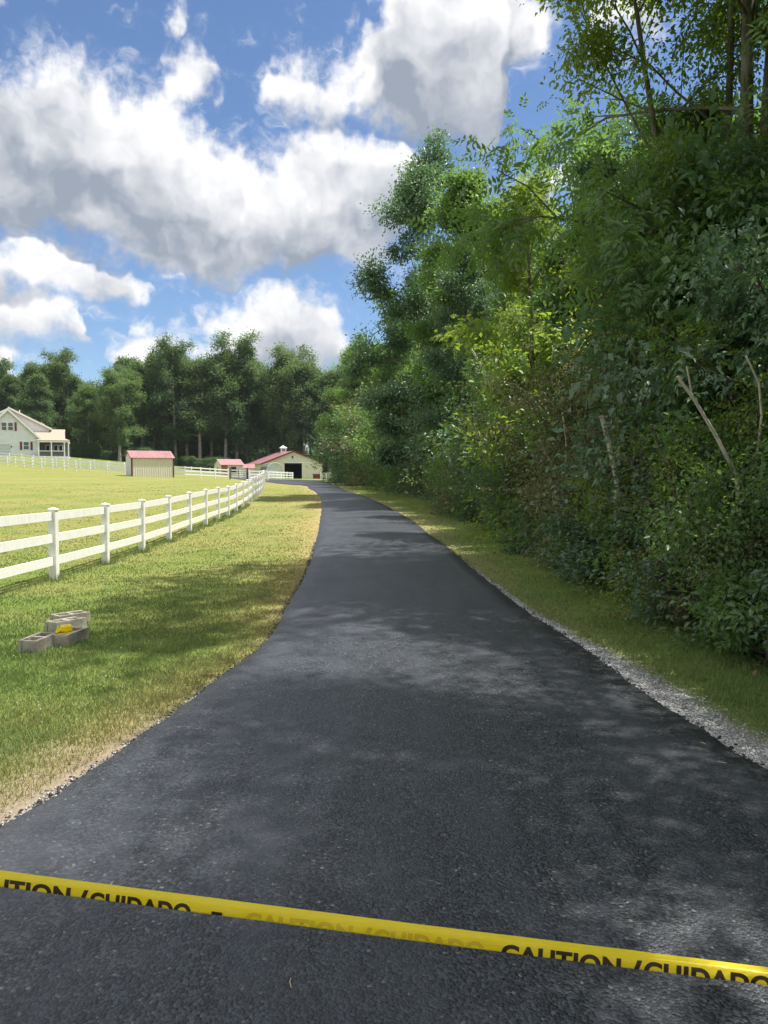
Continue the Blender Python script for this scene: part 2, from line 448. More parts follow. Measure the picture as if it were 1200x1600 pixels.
def tapemat():
    m, nt, b = newmat('yellow_tape')
    n = noise(nt, vmath(nt, 'MULTIPLY', obj_coord(nt), (3, 30, 30)), 2, 4, .6)
    nt.links.new(mixc(nt, n, (1.0, .80, .02), (1.0, .88, .05)), b.inputs['Base Color'])
    b.inputs['Roughness'].default_value = .33; b.inputs['Specular IOR Level'].default_value = .5
    tr = N(nt, 'ShaderNodeBsdfTranslucent'); tr.inputs[0].default_value = (1.0, .86, .03, 1)
    mx = N(nt, 'ShaderNodeMixShader'); mx.inputs[0].default_value = .45
    bp = N(nt, 'ShaderNodeBump'); bp.inputs['Strength'].default_value = .5; bp.inputs['Distance'].default_value = .004
    nt.links.new(noise(nt, vmath(nt, 'MULTIPLY', obj_coord(nt), (9, 40, 40)), 2.2, 3, .5), bp.inputs['Height']); nt.links.new(bp.outputs[0], b.inputs['Normal'])
    nt.links.new(b.outputs[0], mx.inputs[1]); nt.links.new(tr.outputs[0], mx.inputs[2])
    nt.links.new(mx.outputs[0], nt.nodes['Material Output'].inputs[0])
    return m
M['tape'] = tapemat()
M['ink'] = plain('tape_ink', (.035, .018, .006), .5, .2, 30)
M['ink_through'] = plain('ink_seen_through_tape', (.62, .46, .02), .4, .05, 30)

# ================================================================== terrain
_TP = np.array([
    (0, -20, 0), (-20, -20, 0), (20, -20, .2), (0, 0, 0), (-1.6, 4, 0), (1.9, 4, 0), (-1.3, 12, 0), (1.5, 12, 0), (1.2, 24, .03), (-1.6, 20, 0), (-1, 30, .08), (-2, 40, .27), (-4, 54, .5),
    (-5, 70, .56), (-8, 90, .6), (-14, 120, .65), (-18, 150, .65), (-24, 150, .65), (-12, 150, .65), (-26, 168, .8),
    (-5.6, 6, -.1), (-5.6, 13, -.16), (-5.7, 20, -.15), (-6.1, 31, -.03), (-8.7, 54, .5), (-9.9, 63, .7), (-12, 10, -.1), (-12, 25, .02), (-15, 45, .5),
    (-25, 80, 1.3), (-21.7, 84, 1.23), (-18.4, 92, .96), (-35, 88, 1.9), (-50, 101, 2.8), (-53, 112, 3.2), (-30, 108, 1.6), (-28, 130, 1.2), (-56, 130, 4.4), (-70, 130, 4.9), (-65, 160, 5.1),
    (-30, 165, 1.2), (-40, 60, 1.2), (-30, 30, .2), (-80, 100, 4), (-60, 180, 4.6), (-25, 185, 1.0), (-100, 150, 6), (-40, 0, 0), (-100, 50, 2),
    (4, 5, .03), (4, 15, .06), (5, 30, .18), (3, 50, .5), (10, 10, .5), (12, 30, .7), (10, 60, .8), (0, 100, .7), (20, 100, 1), (0, 150, .7), (20, 20, .8), (30, 60, 1), (0, 200, .8), (30, 0, .6), (35, 200, 1)], float)
def _tps(r2): return np.where(r2 > 1e-9, .5 * r2 * np.log(r2 + 1e-12), 0)
def _fit():
    P, z = _TP[:, :2] / 50, _TP[:, 2]; n = len(P)
    K = _tps(((P[:, None] - P[None]) ** 2).sum(-1)) + np.eye(n) * 2e-4
    A = np.zeros((n + 3, n + 3)); A[:n, :n] = K; A[:n, n] = 1; A[:n, n + 1:] = P; A[n, :n] = 1; A[n + 1:, :n] = P.T
    return np.linalg.solve(A, np.concatenate([z, np.zeros(3)]))
_TW = _fit()
def _terrain_exact(x, y):
    x, y = np.asarray(x, float), np.asarray(y, float)
    q = np.stack([np.clip(x, -110, 35), np.clip(y, -20, 200)], -1) / 50
    P = _TP[:, :2] / 50
    r2 = ((q[..., None, :] - P) ** 2).sum(-1)
    z = _tps(r2) @ _TW[:len(P)] + _TW[len(P)] + q @ _TW[len(P) + 1:]
    return z
_GX, _GY = np.linspace(-110, 35, 291), np.linspace(-20, 200, 441)
_GZ = _terrain_exact(*np.meshgrid(_GX, _GY))
def terrain(x, y):
    x, y = np.asarray(x, float), np.asarray(y, float)
    u = np.clip((x + 110) * 2, 0, 289.999); v = np.clip((y + 20) * 2, 0, 439.999)
    i, j = u.astype(int), v.astype(int); u, v = u - i, v - j
    z = (_GZ[j, i] * (1 - u) + _GZ[j, i + 1] * u) * (1 - v) + (_GZ[j + 1, i] * (1 - u) + _GZ[j + 1, i + 1] * u) * v
    return z + .012 * np.sin(x * 1.7 + y * .6) * np.cos(y * 1.1 - x * .4)
def tz(x, y): return float(terrain(np.array([x]), np.array([y]))[0])

def gp(px, py):
    """where the view through a pixel meets the ground"""
    d = ray(px, py); t = 1.0
    lo = None
    ts = np.geomspace(1.5, 400, 900)
    zs = CAM_Z + d.z * ts - terrain(d.x * ts, d.y * ts)
    i = int(np.argmax(zs < 0)) if (zs < 0).any() else len(ts) - 1
    a, b = ts[max(i - 1, 0)], ts[i]
    f = zs[max(i - 1, 0)] / (zs[max(i - 1, 0)] - zs[i] + 1e-9)
    t = a + (b - a) * f
    return d.x * t, d.y * t

def catmull(P, n_per):
    P = np.asarray(P, float); Q = np.vstack([2 * P[0] - P[1], P, 2 * P[-1] - P[-2]]); out = []
    for i in range(1, len(Q) - 2):
        m = n_per[i - 1] if hasattr(n_per, '__len__') else n_per
        t = np.linspace(0, 1, m, endpoint=False)[:, None]
        a, b, c, d = Q[i - 1], Q[i], Q[i + 1], Q[i + 2]
        out.append(.5 * (2 * b + (c - a) * t + (2 * a - 5 * b + 4 * c - d) * t ** 2 + (3 * b - a - 3 * c + d) * t ** 3))
    out.append(P[-1:]); return np.vstack(out)

# ------------------------------------------------------------------ drive
EL = [(-6, -6), (-3.6, -1), (-2.45, 1.6)] + [gp(*q) for q in [(0, 1303), (150, 1207), (280, 1115), (350, 1060), (420, 1003), (450, 950), (475, 905), (490, 865), (500, 820), (503, 790), (499, 774), (484, 763.5), (460, 758)]] + [(-21, 103)]
ER = [(6.5, -6), (3.8, -1), (2.7, 1.9)] + [gp(*q) for q in [(1200, 1212), (1100, 1150), (1000, 1085), (900, 1010), (800, 943), (740, 893), (700, 860), (665, 832), (640, 812), (600, 790), (565, 775), (533, 763.5)]] + [(-9.5, 107), (-20, 110)]
_len = [np.hypot(EL[i + 1][0] - EL[i][0], EL[i + 1][1] - EL[i][1]) for i in range(len(EL) - 1)]
_np = [int(np.clip(l / (.035 if (EL[i][1] < 9 and i > 1) else .12 if EL[i][1] < 30 else .5), 6, 90)) for i, l in enumerate(_len)]
LE, RE = catmull(EL, _np), catmull(ER, _np)
def rag(P, amp, seed):
    r = np.random.default_rng(seed); n = len(P)
    w = np.convolve(r.normal(size=n + 8), np.ones(5) / 5, 'same')[4:-4] * amp
    T = np.gradient(P, axis=0); Nn = np.stack([-T[:, 1], T[:, 0]], -1); Nn /= np.linalg.norm(Nn, axis=1, keepdims=True) + 1e-9
    return P + Nn * w[:, None]
LEr, REr = rag(LE, .022, 1), rag(RE, .016, 2)

def drive():
    cols = 14; n = len(LE)
    f = np.linspace(0, 1, cols)
    G = LEr[:, None] * (1 - f)[None, :, None] + REr[:, None] * f[None, :, None]
    Z = terrain(G[..., 0], G[..., 1]) + .042
    Z += .012 * (1 - (2 * f - 1) ** 2)[None]
    Z[:, 0] -= .008; Z[:, -1] -= .008
    Nd = unit(REr - LEr)
    sl = LEr - Nd * .03; sr = REr + Nd * .03
    L3 = np.concatenate([sl, (terrain(sl[:, 0], sl[:, 1]) - .03)[:, None]], 1); R3 = np.concatenate([sr, (terrain(sr[:, 0], sr[:, 1]) - .03)[:, None]], 1)
    V = np.concatenate([L3[:, None], np.concatenate([G, Z[..., None]], -1), R3[:, None]], 1)
    c = cols + 2
    i = np.arange(n - 1)[:, None] * c; j = np.arange(c - 1)[None]
    q = np.stack([i + j, i + j + 1, i + c + j + 1, i + c + j], -1).reshape(-1, 4)
    o = link('road', mesh_np('road', V.reshape(-1, 3), quads=q, smooth_shade=True), M['asphalt'])
    tag(o, kind='structure')
drive()

_k = np.r_[0:len(LE):6]
_LP, _RP = LE[_k], RE[_k]
_poly = np.vstack([_LP, _RP[::-1]])
def road_dist(x, y):
    """distance outside the asphalt (negative on it), and side (-1 left, 1 right)"""
    x, y = np.asarray(x, float), np.asarray(y, float)
    out = np.empty(len(x)); side = np.empty(len(x))
    for s in range(0, len(x), 20000):
        X, Y = x[s:s + 20000], y[s:s + 20000]
        def seg(P):
            a, b = P[:-1], P[1:]; d = b - a; L2 = (d ** 2).sum(1) + 1e-12
            t = np.clip(((X[:, None] - a[:, 0]) * d[:, 0] + (Y[:, None] - a[:, 1]) * d[:, 1]) / L2, 0, 1)
            return np.sqrt(((a[:, 0] + t * d[:, 0] - X[:, None]) ** 2 + (a[:, 1] + t * d[:, 1] - Y[:, None]) ** 2).min(1))
        dl, dr = seg(_LP), seg(_RP)
        p, q = _poly, np.roll(_poly, -1, 0)
        cr = ((p[:, 1] > Y[:, None]) != (q[:, 1] > Y[:, None])) & (X[:, None] < (q[:, 0] - p[:, 0]) * (Y[:, None] - p[:, 1]) / (q[:, 1] - p[:, 1] + 1e-12) + p[:, 0])
        ins = cr.sum(1) % 2 == 1
        out[s:s + 20000] = np.where(ins, -np.minimum(dl, dr), np.minimum(dl, dr)); side[s:s + 20000] = np.where(dl < dr, -1, 1)
    return out, side

def vnoise(x, y, s, seed=0):
    """cheap smooth value noise in 0..1"""
    def h(i, j): return (np.sin(i * 127.1 + j * 311.7 + seed * 74.7) * 43758.5453) % 1
    x, y = x / s, y / s; i, j = np.floor(x), np.floor(y); u, v = x - i, y - j
    u, v = u * u * (3 - 2 * u), v * v * (3 - 2 * v)
    return (h(i, j) * (1 - u) + h(i + 1, j) * u) * (1 - v) + (h(i, j + 1) * (1 - u) + h(i + 1, j + 1) * u) * v
def fbm(x, y, s, seed=0): return .55 * vnoise(x, y, s, seed) + .3 * vnoise(x, y, s * .45, seed + 1) + .15 * vnoise(x, y, s * .2, seed + 2)

def ground_state(x, y, d, side):
    """dryness, gravel and bare soil of the ground at a point"""
    n = fbm(x, y, 1.3, 3); n2 = fbm(x, y, .35, 9)
    left = side < 0
    dry = -.04 + .14 * smooth(5, 9, y) + .28 * smooth(9, 22, y) + .7 * (n - .5)
    fr = np.where(left, .55 * np.exp(-d / .42) * (.6 + .4 * smooth(5, 9, y)) + .16 * np.exp(-d / 1.1), .38 * np.exp(-d / .28))
    dry = dry + fr + np.where(left & (y < 7.5), .42 * smooth(.95, .2, d + (n - .5) * .9) * smooth(7.5, 5.5, y), 0)
    dry = np.where(~left, dry - .14 - .1 * smooth(10, 20, y), dry)
    dry = np.clip(dry, 0, 1)
    wr = np.where(y < 9, .50 - .085 * np.clip(y - 3.2, 0, 4.5), .10) * (.55 + .9 * n) * (1 - smooth(9, 18, y))
    wl = .07 + .05 * smooth(5, 3, y)
    w = np.where(left, wl, wr)
    grav = np.clip(1.15 - d / np.maximum(w, .02) * .6, 0, 1) * np.where(left, .5 * (1 - smooth(5, 9, y)), 1 - smooth(11, 20, y)) + (n2 - .5) * .3 * (d < 1)
    soil = np.where(left, smooth(1.0, .2, d + (n2 - .5) * .9) * (1 - smooth(3.6, 6.4, y)) * .95 + .25 * smooth(.25, .05, d), smooth(.8, .3, d) * .25)
    return dry, np.clip(grav, 0, 1), np.clip(soil, 0, 1)

# foot of the thicket on the right of the drive: X at Y
EDGE_Y = np.array([-12, 0, 5, 6.4, 9.4, 13, 20, 33, 45, 56, 80, 105, 150]); EDGE_X = np.array([4.6, 4.0, 3.45, 3.25, 3.15, 3.25, 3.35, 2.75, 1.6, .2, -2.6, -5.4, -7.5])
def edge(y): return np.interp(y, EDGE_Y, EDGE_X)

def ground():
    def axis(dense0, dense1, step, far, g=1.16):
        a = list(np.arange(dense0, dense1 + 1e-6, step)); s = step
        while a[-1] < far: s *= g; a.append(a[-1] + s)
        b = []; s = step; p = dense0
        while p > -far: s *= g; p -= s; b.append(p)
        return np.array(b[::-1] + a)
    X = axis(-7, 5, .11, 1500); Y = axis(1.5, 14, .11, 2500, 1.07); Y = Y[Y > -300]
    gx, gy = np.meshgrid(X, Y); sh = gx.shape
    x, y = gx.ravel(), gy.ravel()
    z = np.concatenate([terrain(x[i:i + 20000], y[i:i + 20000]) for i in range(0, len(x), 20000)])
    d, side = road_dist(x, y)
    dry, gr, so = ground_state(x, y, np.maximum(d, 0), side)
    wood = smooth(.1, 1.0, x - edge(y)) * (y < 160)          # bare leaf mould under the trees
    so = np.maximum(so, wood * .9); dry = dry * (1 - .5 * wood)
    z = z + (fbm(x, y, .5, 5) - .5) * .03 * np.clip(d, 0, 1) - .02 * (d < .02)
    n, m = sh
    i = np.arange(n - 1)[:, None] * m; j = np.arange(m - 1)[None]
    q = np.stack([i + j, i + j + 1, i + m + j + 1, i + m + j], -1).reshape(-1, 4)
    o = link('ground', mesh_np('ground', np.stack([x, y, z], 1), quads=q, attrs={'dry': dry, 'gravel': gr, 'soil': so}, smooth_shade=True), M['ground'])
    tag(o, kind='structure')
ground()

def stones(name, x, y, z, size, mat, seed):
    r = np.random.default_rng(seed); n = len(x)
    base = np.array([(1, 0, 0), (-1, 0, 0), (0, 1, 0), (0, -1, 0), (0, 0, 1), (0, 0, -1)], float)
    fc = np.array([(0, 2, 4), (2, 1, 4), (1, 3, 4), (3, 0, 4), (2, 0, 5), (1, 2, 5), (3, 1, 5), (0, 3, 5)])
    V = base[None] * (1 + r.uniform(-.35, .35, (n, 6, 3)))
    V[..., 2] *= .6
    a = r.uniform(0, 6.28, n); c, s = np.cos(a)[:, None], np.sin(a)[:, None]
    V = np.stack([V[..., 0] * c - V[..., 1] * s, V[..., 0] * s + V[..., 1] * c, V[..., 2]], -1) * size[:, None, None] + np.stack([x, y, z], -1)[:, None]
    F = (np.arange(n)[:, None, None] * 6 + fc[None]).reshape(-1, 3)
    return link(name, mesh_np(name, V.reshape(-1, 3), tris=F, attrs={'tint': np.repeat(r.uniform(0, 1, n), 6)}), mat)

def scatter_gravel():
    n = 56000
    y = 2.6 + 13 * rng.uniform(0, 1, n) ** 1.7
    side = np.where(rng.uniform(0, 1, n) < .75, 1, -1)
    off = rng.exponential(.16, n)
    xr = np.interp(y, RE[:, 1][:400], RE[:, 0][:400]) if False else None
    k = np.argsort(RE[:np.argmax(RE[:, 1] > 40), 1]); ra = RE[:np.argmax(RE[:, 1] > 40)]; la = LE[:np.argmax(LE[:, 1] > 40)]
    x = np.where(side > 0, np.interp(y, ra[:, 1], ra[:, 0]) + off, np.interp(y, la[:, 1], la[:, 0]) - off * .35)
    d, sd = road_dist(x, y)
    dry, gr, so = ground_state(x, y, np.maximum(d, 0), sd)
    keep = (d > .012) & (gr > rng.uniform(.15, 1.0, n))
    x, y, sd = x[keep], y[keep], sd[keep]
    size = rng.uniform(.0035, .0085, len(x)) * (1 + y / 22)
    o = stones('gravel', x, y, terrain(x, y) + size * .25 + .002, size, M['gravel'], 3)
    tag(o, 'loose pale grey gravel along both edges of the black drive', 'gravel', kind='stuff')
    n = 2600
    y = 2.6 + 16 * rng.uniform(0, 1, n) ** 1.6; side = np.where(rng.uniform(0, 1, n) < .5, 1, -1)
    off = np.abs(rng.normal(0, .035, n)) + .006
    x = np.where(side > 0, np.interp(y, ra[:, 1], ra[:, 0]) + off, np.interp(y, la[:, 1], la[:, 0]) - off)
    size = rng.uniform(.004, .011, n) * (1 + y / 40)
    o = stones('asphalt_crumbs', x, y, terrain(x, y) + .012, size, M['crumb'], 4)
    tag(o, 'black asphalt crumbs along the ragged edges of the drive', 'asphalt crumbs', kind='stuff')
scatter_gravel()

def grass():
    n = 520000
    px = rng.uniform(-160, 1360, n); py = 742 + 760 * rng.uniform(0, 1, n) ** 1.15
    py = np.clip(py, 762, 1560)
    a, b = (px - 600) / 1200, (800 - py) / 1200; c, s = math.cos(PITCH), math.sin(PITCH)
    dx, dy, dz = a, c + b * s, -s + b * c
    t = np.full(n, 8.0)
    for _ in range(7):                                     # meets the ground sheet
        z = np.concatenate([terrain((dx * t)[i:i + 30000], (dy * t)[i:i + 30000]) for i in range(0, n, 30000)])
        t = np.clip((z - CAM_Z) / dz, 1.5, 90)
    x, y = dx * t, dy * t
    ok = (y < 60) & (x < edge(y) + .6)
    x, y = x[ok], y[ok]
    d, side = road_dist(x, y)
    ok = d > .015; x, y, d, side = x[ok], y[ok], d[ok], side[ok]
    dry, gr, so = ground_state(x, y, d, side)
    keep = rng.uniform(0, 1, len(x)) > np.clip(gr * 1.15 + so * .75, 0, .985)
    x, y, d, side, dry = x[keep], y[keep], d[keep], side[keep], dry[keep]
    z = terrain(x, y); n = len(x)
    tuft = fbm(x, y, .28, 21); clover = fbm(x, y, .8, 33)
    h = (.022 + .050 * tuft) * rng.uniform(.6, 1.25, n) * (.75 + .5 * clover)
    h *= np.where(side > 0, .9, .85) * (1 - .3 * smooth(7, 13, y)) * (1 - .45 * np.exp(-d / .15)) * (1 - .35 * smooth(14, 30, y))
    w = np.maximum(.0028, y * .00075) * rng.uniform(.7, 1.3, n)
    ang = rng.uniform(0, 2 * math.pi, n); lean = rng.uniform(.15, .95, n) * h; la = rng.uniform(0, 2 * math.pi, n)
    cx, sx = np.cos(ang) * w, np.sin(ang) * w
    B0 = np.stack([x - cx, y - sx, z - .004], 1); B1 = np.stack([x + cx, y + sx, z - .004], 1)
    T = np.stack([x + np.cos(la) * lean, y + np.sin(la) * lean, z + h], 1)
    V = np.stack([B0, B1, T], 1).reshape(-1, 3)
    tint = np.clip(rng.uniform(0, 1, n) * .7 + .5 * (fbm(x, y, 2.2, 40) - .25) + np.where(side > 0, .3, .12 * (y < 9)), 0, 1)
    dr = np.clip(dry + rng.normal(0, .16, n), 0, 1)
    o = link('grass', mesh_np('grass', V, tris=np.arange(3 * n).reshape(-1, 3), attrs={'tint': np.repeat(tint, 3), 'dry': np.repeat(dr, 3)}), M['grass'])
    tag(o, 'short mown grass, green and yellowed, beside the drive and in the paddock', 'grass', kind='stuff')
grass()

# ================================================================== plants
def leaf_geo(C, A, Nn, L, W, fold=.25):
    """folded four-point leaves: base, side, tip, side"""
    S = unit(np.cross(A, Nn)); Nn = np.cross(S, A)
    mid = C + A * (L * .45)[:, None]
    up = Nn * (W * fold)[:, None]
    V = np.stack([C, mid + S * (W * .5)[:, None] + up, C + A * L[:, None] - Nn * (L * .10)[:, None], mid - S * (W * .5)[:, None] + up], 1)
    b = np.arange(len(C))[:, None] * 4
    F = np.concatenate([b + np.array([[0, 1, 2]]), b + np.array([[0, 2, 3]])], 0)
    return V.reshape(-1, 3), F

def pinnate(C, A, Nn, L, r, pairs=5):
    """compound leaves: leaflets in pairs along a drooping stalk"""
    n = len(C); S = unit(np.cross(A, Nn)); out = []
    for k in range(pairs):
        f = (k + .6) / pairs
        pos = C + A * (L * f)[:, None] - np.array([0, 0, 1.]) * (L * .28 * f * f)[:, None]
        for sgn in (-1, 1):
            ax = unit(A * .55 + S * sgn + r.normal(0, .12, (n, 3)) - np.array([0, 0, .25]))
            ll = L * (.42 - .16 * abs(f - .45)); out.append((pos, ax, unit(Nn + r.normal(0, .2, (n, 3))), ll, ll * .42))
    pos = C + A * L[:, None] - np.array([0, 0, 1.]) * (L * .28)[:, None]
    out.append((pos, unit(A - np.array([0, 0, .4])), Nn, L * .36, L * .13))
    return [np.concatenate([o[i] for o in out]) for i in range(5)]

def grow(seed, H, radius, base, stems=1, limbs=16, trunk=.16, nleaf=30000, leaf=.16, ratio=.55, clump=.55, style='simple', lean=.0, subs=6, flat=.65,
         rise=(.15, 1.0), bare=0, profile='oval', wood_detail=True):
    """returns (wood mesh, crown mesh) of one plant standing at the origin"""
    r = np.random.default_rng(seed)
    WV, WF, nb = [], [], 0
    def addtube(P, rad, k):
        nonlocal nb
        v, f = tube_np(P, rad, k); WV.append(v); WF.append(f + nb); nb += len(v)
    clusters, cdir = [], []
    for s in range(stems):
        az = r.uniform(0, 6.28); ln = (lean if stems == 1 else lean + radius * .35 / H) * r.uniform(.5, 1.3)
        hs = H * (r.uniform(.93, 1.0) if s == 0 else r.uniform(.72, .97))
        n = 10; t = np.linspace(0, 1, n)
        wob = np.cumsum(r.normal(0, .018, (n, 2)), 0) * H * .35
        P = np.stack([np.cos(az) * ln * H * t ** 1.3 + wob[:, 0] * t, np.sin(az) * ln * H * t ** 1.3 + wob[:, 1] * t, hs * t - .15 * (t == 0)], 1)
        tr = trunk * (1 if stems == 1 else .62) * (1 - t) ** .75 + .012 * H / 10
        tr[0] *= 1.35
        addtube(P, tr, 8 if H > 6 else 5)
        nl = max(3, int(limbs / stems + .5)); a0 = r.uniform(0, 6.28)
        for i in range(nl):
            f = base + (1 - base) * ((i + r.uniform(.1, .9)) / nl) * .97
            u = (f - base) / (1 - base)
            if profile == 'oval': pr = (.55 + .45 * min(1, u * 3.2)) * (1 - u ** 2.6) ** .8 + .12
            elif profile == 'cone': pr = (1 - u) ** .7 * .95 + .1
            else: pr = .45 + .75 * math.sin(min(1, u * 1.05) * 2.4)
            ln_ = radius * pr * r.uniform(.75, 1.15)
            a = a0 + i * 2.4 + r.normal(0, .35)
            k = f * (n - 1); i0 = min(int(k), n - 2); st = P[i0] * (1 - (k - i0)) + P[i0 + 1] * (k - i0)
            el = rise[0] + (rise[1] - rise[0]) * u + r.normal(0, .16)
            D = np.array([math.cos(a) * math.cos(el), math.sin(a) * math.cos(el), math.sin(el)])
            q = np.linspace(0, 1, 6)[:, None]
            bend = np.cumsum(r.normal(0, .05, (6, 3)), 0) * ln_
            LP = st + D * ln_ * q + bend * q + np.array([0, 0, 1.]) * ln_ * (.18 * q * (1 - q) - .06 * q * q)
            lr = np.linspace(max(.012, trunk * .38 * (1 - u * .7)), .006 * max(1, H / 8), 6)
            if stems > 1: lr *= .7
            addtube(LP, lr, 5 if H > 6 else 4)
            if i < bare: continue
            for j in range(subs):
                f2 = .28 + .72 * (j + r.uniform(.2, 1)) / subs; k2 = min(f2, .999) * 5; j0 = int(k2); sp = LP[j0] * (1 - (k2 - j0)) + LP[j0 + 1] * (k2 - j0)
                D2 = unit(D + r.normal(0, .75, 3) + np.array([0, 0, .15])); l2 = ln_ * r.uniform(.25, .48) * (1.15 - .4 * f2)
                e2 = sp + D2 * l2
                if wood_detail: addtube(np.stack([sp, sp + D2 * l2 * .55 + r.normal(0, .05, 3) * l2, e2]), np.array([.012, .008, .004]) * max(.6, H / 10), 3)
                for g in (.35, .7, 1.02):
                    clusters.append(sp + D2 * l2 * g + r.normal(0, .1, 3) * clump); cdir.append(D2)
            clusters.append(LP[-1]); cdir.append(D)
    Cc, Cd = np.array(clusters), np.array(cdir)
    wgt = r.gamma(2.2, 1, len(Cc)); wgt /= wgt.sum()
    per = {'simple': 1, 'pinnate': 9}[style]
    nl = nleaf // per
    idx = r.choice(len(Cc), nl, p=wgt)
    off = r.normal(0, 1, (nl, 3)) * clump * .52 * np.array([1, 1, flat]) * (.7 + .6 * r.uniform(0, 1, len(Cc)))[idx][:, None]
    C = Cc[idx] + off; C[:, 2] = np.maximum(C[:, 2], .03 * H * r.uniform(0, 1, nl))
    A = unit(unit(off) * .7 + Cd[idx] * .5 + r.normal(0, .55, (nl, 3)) + np.array([0, 0, -.25]))
    Nn = unit(r.normal(0, .5, (nl, 3)) + np.array([0, 0, .9]) + unit(C - np.array([0, 0, H * .5])) * .35)
    L = leaf * r.uniform(.65, 1.25, nl)
    t = np.clip(r.uniform(0, 1, nl) * .6 + .4 * r.uniform(0, 1, len(Cc))[idx], 0, 1)
    if style == 'pinnate':
        Cq, Aq, Nq, Lq, Wq = pinnate(C, A, Nn, L * 3.0, r, 4); V, F = leaf_geo(Cq, Aq, Nq, Lq, Wq); tint = np.tile(t, 9)
    else:
        V, F = leaf_geo(C, A, Nn, L, L * ratio); tint = t
    crown = mesh_np('crown', V, tris=F, attrs={'tint': np.repeat(tint, 4)})
    wood = mesh_np('trunk', np.concatenate(WV), quads=np.concatenate(WF), smooth_shade=True)
    wood.materials.append(M['bark']); crown.materials.append(M['leaf_mid'])
    return wood, crown, H

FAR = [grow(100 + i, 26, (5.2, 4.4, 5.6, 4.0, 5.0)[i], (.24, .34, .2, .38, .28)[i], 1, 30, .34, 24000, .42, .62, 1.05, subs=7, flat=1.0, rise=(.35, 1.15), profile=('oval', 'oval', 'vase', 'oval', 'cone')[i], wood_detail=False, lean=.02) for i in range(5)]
TALL = [grow(200 + i, 15, (3.2, 2.7, 3.4, 2.6)[i], (.14, .18, .12, .22)[i], (1, 1, 2, 1)[i], (22, 20, 24, 20)[i], .19, (46000, 42000, 60000, 54000)[i], (.17, .165, .17, .10)[i], .6, .62,
             style=('simple', 'simple', 'simple', 'pinnate')[i], profile=('oval', 'oval', 'vase', 'oval')[i], lean=.03) for i in range(4)]
NEAR = [grow(300, 15, 3.5, .15, 3, 36, .17, 60000, .105, .42, .5, style='pinnate', lean=.03, profile='oval', bare=0),
        grow(301, 14, 3.4, .25, 2, 26, .18, 40000, .125, .55, .45, style='simple', lean=.06, bare=2),
        grow(302, 10, 2.1, .22, 1, 18, .11, 50000, .085, .42, .4, style='pinnate', lean=.04, profile='oval')]
THIN = grow(310, 15, 3.6, .2, 1, 22, .17, 46000, .10, .6, .5, lean=.03)
AIRY = grow(311, 15, 3.5, .2, 1, 22, .17, 26000, .10, .6, .55, lean=.03)
BUSH = [grow(400, 2.4, 1.25, .05, 9, 60, .03, 15000, .085, .55, .26, lean=.12, subs=4, flat=.8, rise=(0, .9)),
        grow(401, 2.0, 1.35, .03, 10, 60, .025, 15000, .07, .6, .24, lean=.2, subs=4, flat=.7, rise=(-.2, .7)),
        grow(402, 3.2, 1.3, .06, 7, 56, .035, 16000, .10, .5, .30, lean=.10, subs=4, rise=(0, 1.0)),
        grow(403, 2.6, 1.2, .05, 6, 50, .03, 15300, .055, .4, .3, style='pinnate', lean=.14, subs=4, rise=(0, .9)),
        grow(404, 2.2, 1.3, .03, 12, 70, .022, 12000, .05, .7, .25, lean=.2, subs=4, rise=(-.3, .7))]
WEED = [grow(500, .75, .5, .04, 9, 36, .010, 2600, .075, .5, .12, lean=.25, subs=3, rise=(0, .9), wood_detail=False),
        grow(501, .55, .5, .03, 10, 36, .008, 2600, .055, .65, .12, lean=.3, subs=3, rise=(-.2, .8), wood_detail=False),
        grow(502, .9, .42, .05, 8, 32, .010, 2400, .11, .3, .12, lean=.2, subs=3, rise=(.2, 1.1), wood_detail=False)]

def plant(name, cat, label, kind, x, y, H, leafm, group=None, rz=None, widen=1., crown_name='crown', wood_name='trunk'):
    wood, crown, H0 = kind
    s = H / H0
    t = thing(name, label, cat, (x, y, tz(x, y)), random.uniform(0, 6.28) if rz is None else rz, group)
    t.scale = (s * widen, s * widen, s)
    w = link(wood_name, wood, None, t)
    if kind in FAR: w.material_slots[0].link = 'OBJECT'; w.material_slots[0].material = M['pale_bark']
    c = link(crown_name, crown, None, t)
    c.material_slots[0].link = 'OBJECT'; c.material_slots[0].material = M[leafm]
    return t

_ONES = ['', 'first', 'second', 'third', 'fourth', 'fifth', 'sixth', 'seventh', 'eighth', 'ninth']
class _Ord:
    def __getitem__(s, i):
        n = i + 1
        if n <= 20: return _ORD20[i]
        tens = {2: 'twent', 3: 'thirt', 4: 'fort', 5: 'fift', 6: 'sixt', 7: 'sevent'}[n // 10]
        return tens + ('ieth' if n % 10 == 0 else 'y-' + _ONES[n % 10])
ORD = _Ord()
_ORD20 = ['first', 'second', 'third', 'fourth', 'fifth', 'sixth', 'seventh', 'eighth', 'ninth', 'tenth', 'eleventh', 'twelfth', 'thirteenth', 'fourteenth', 'fifteenth', 'sixteenth',
       'seventeenth', 'eighteenth', 'nineteenth', 'twentieth']

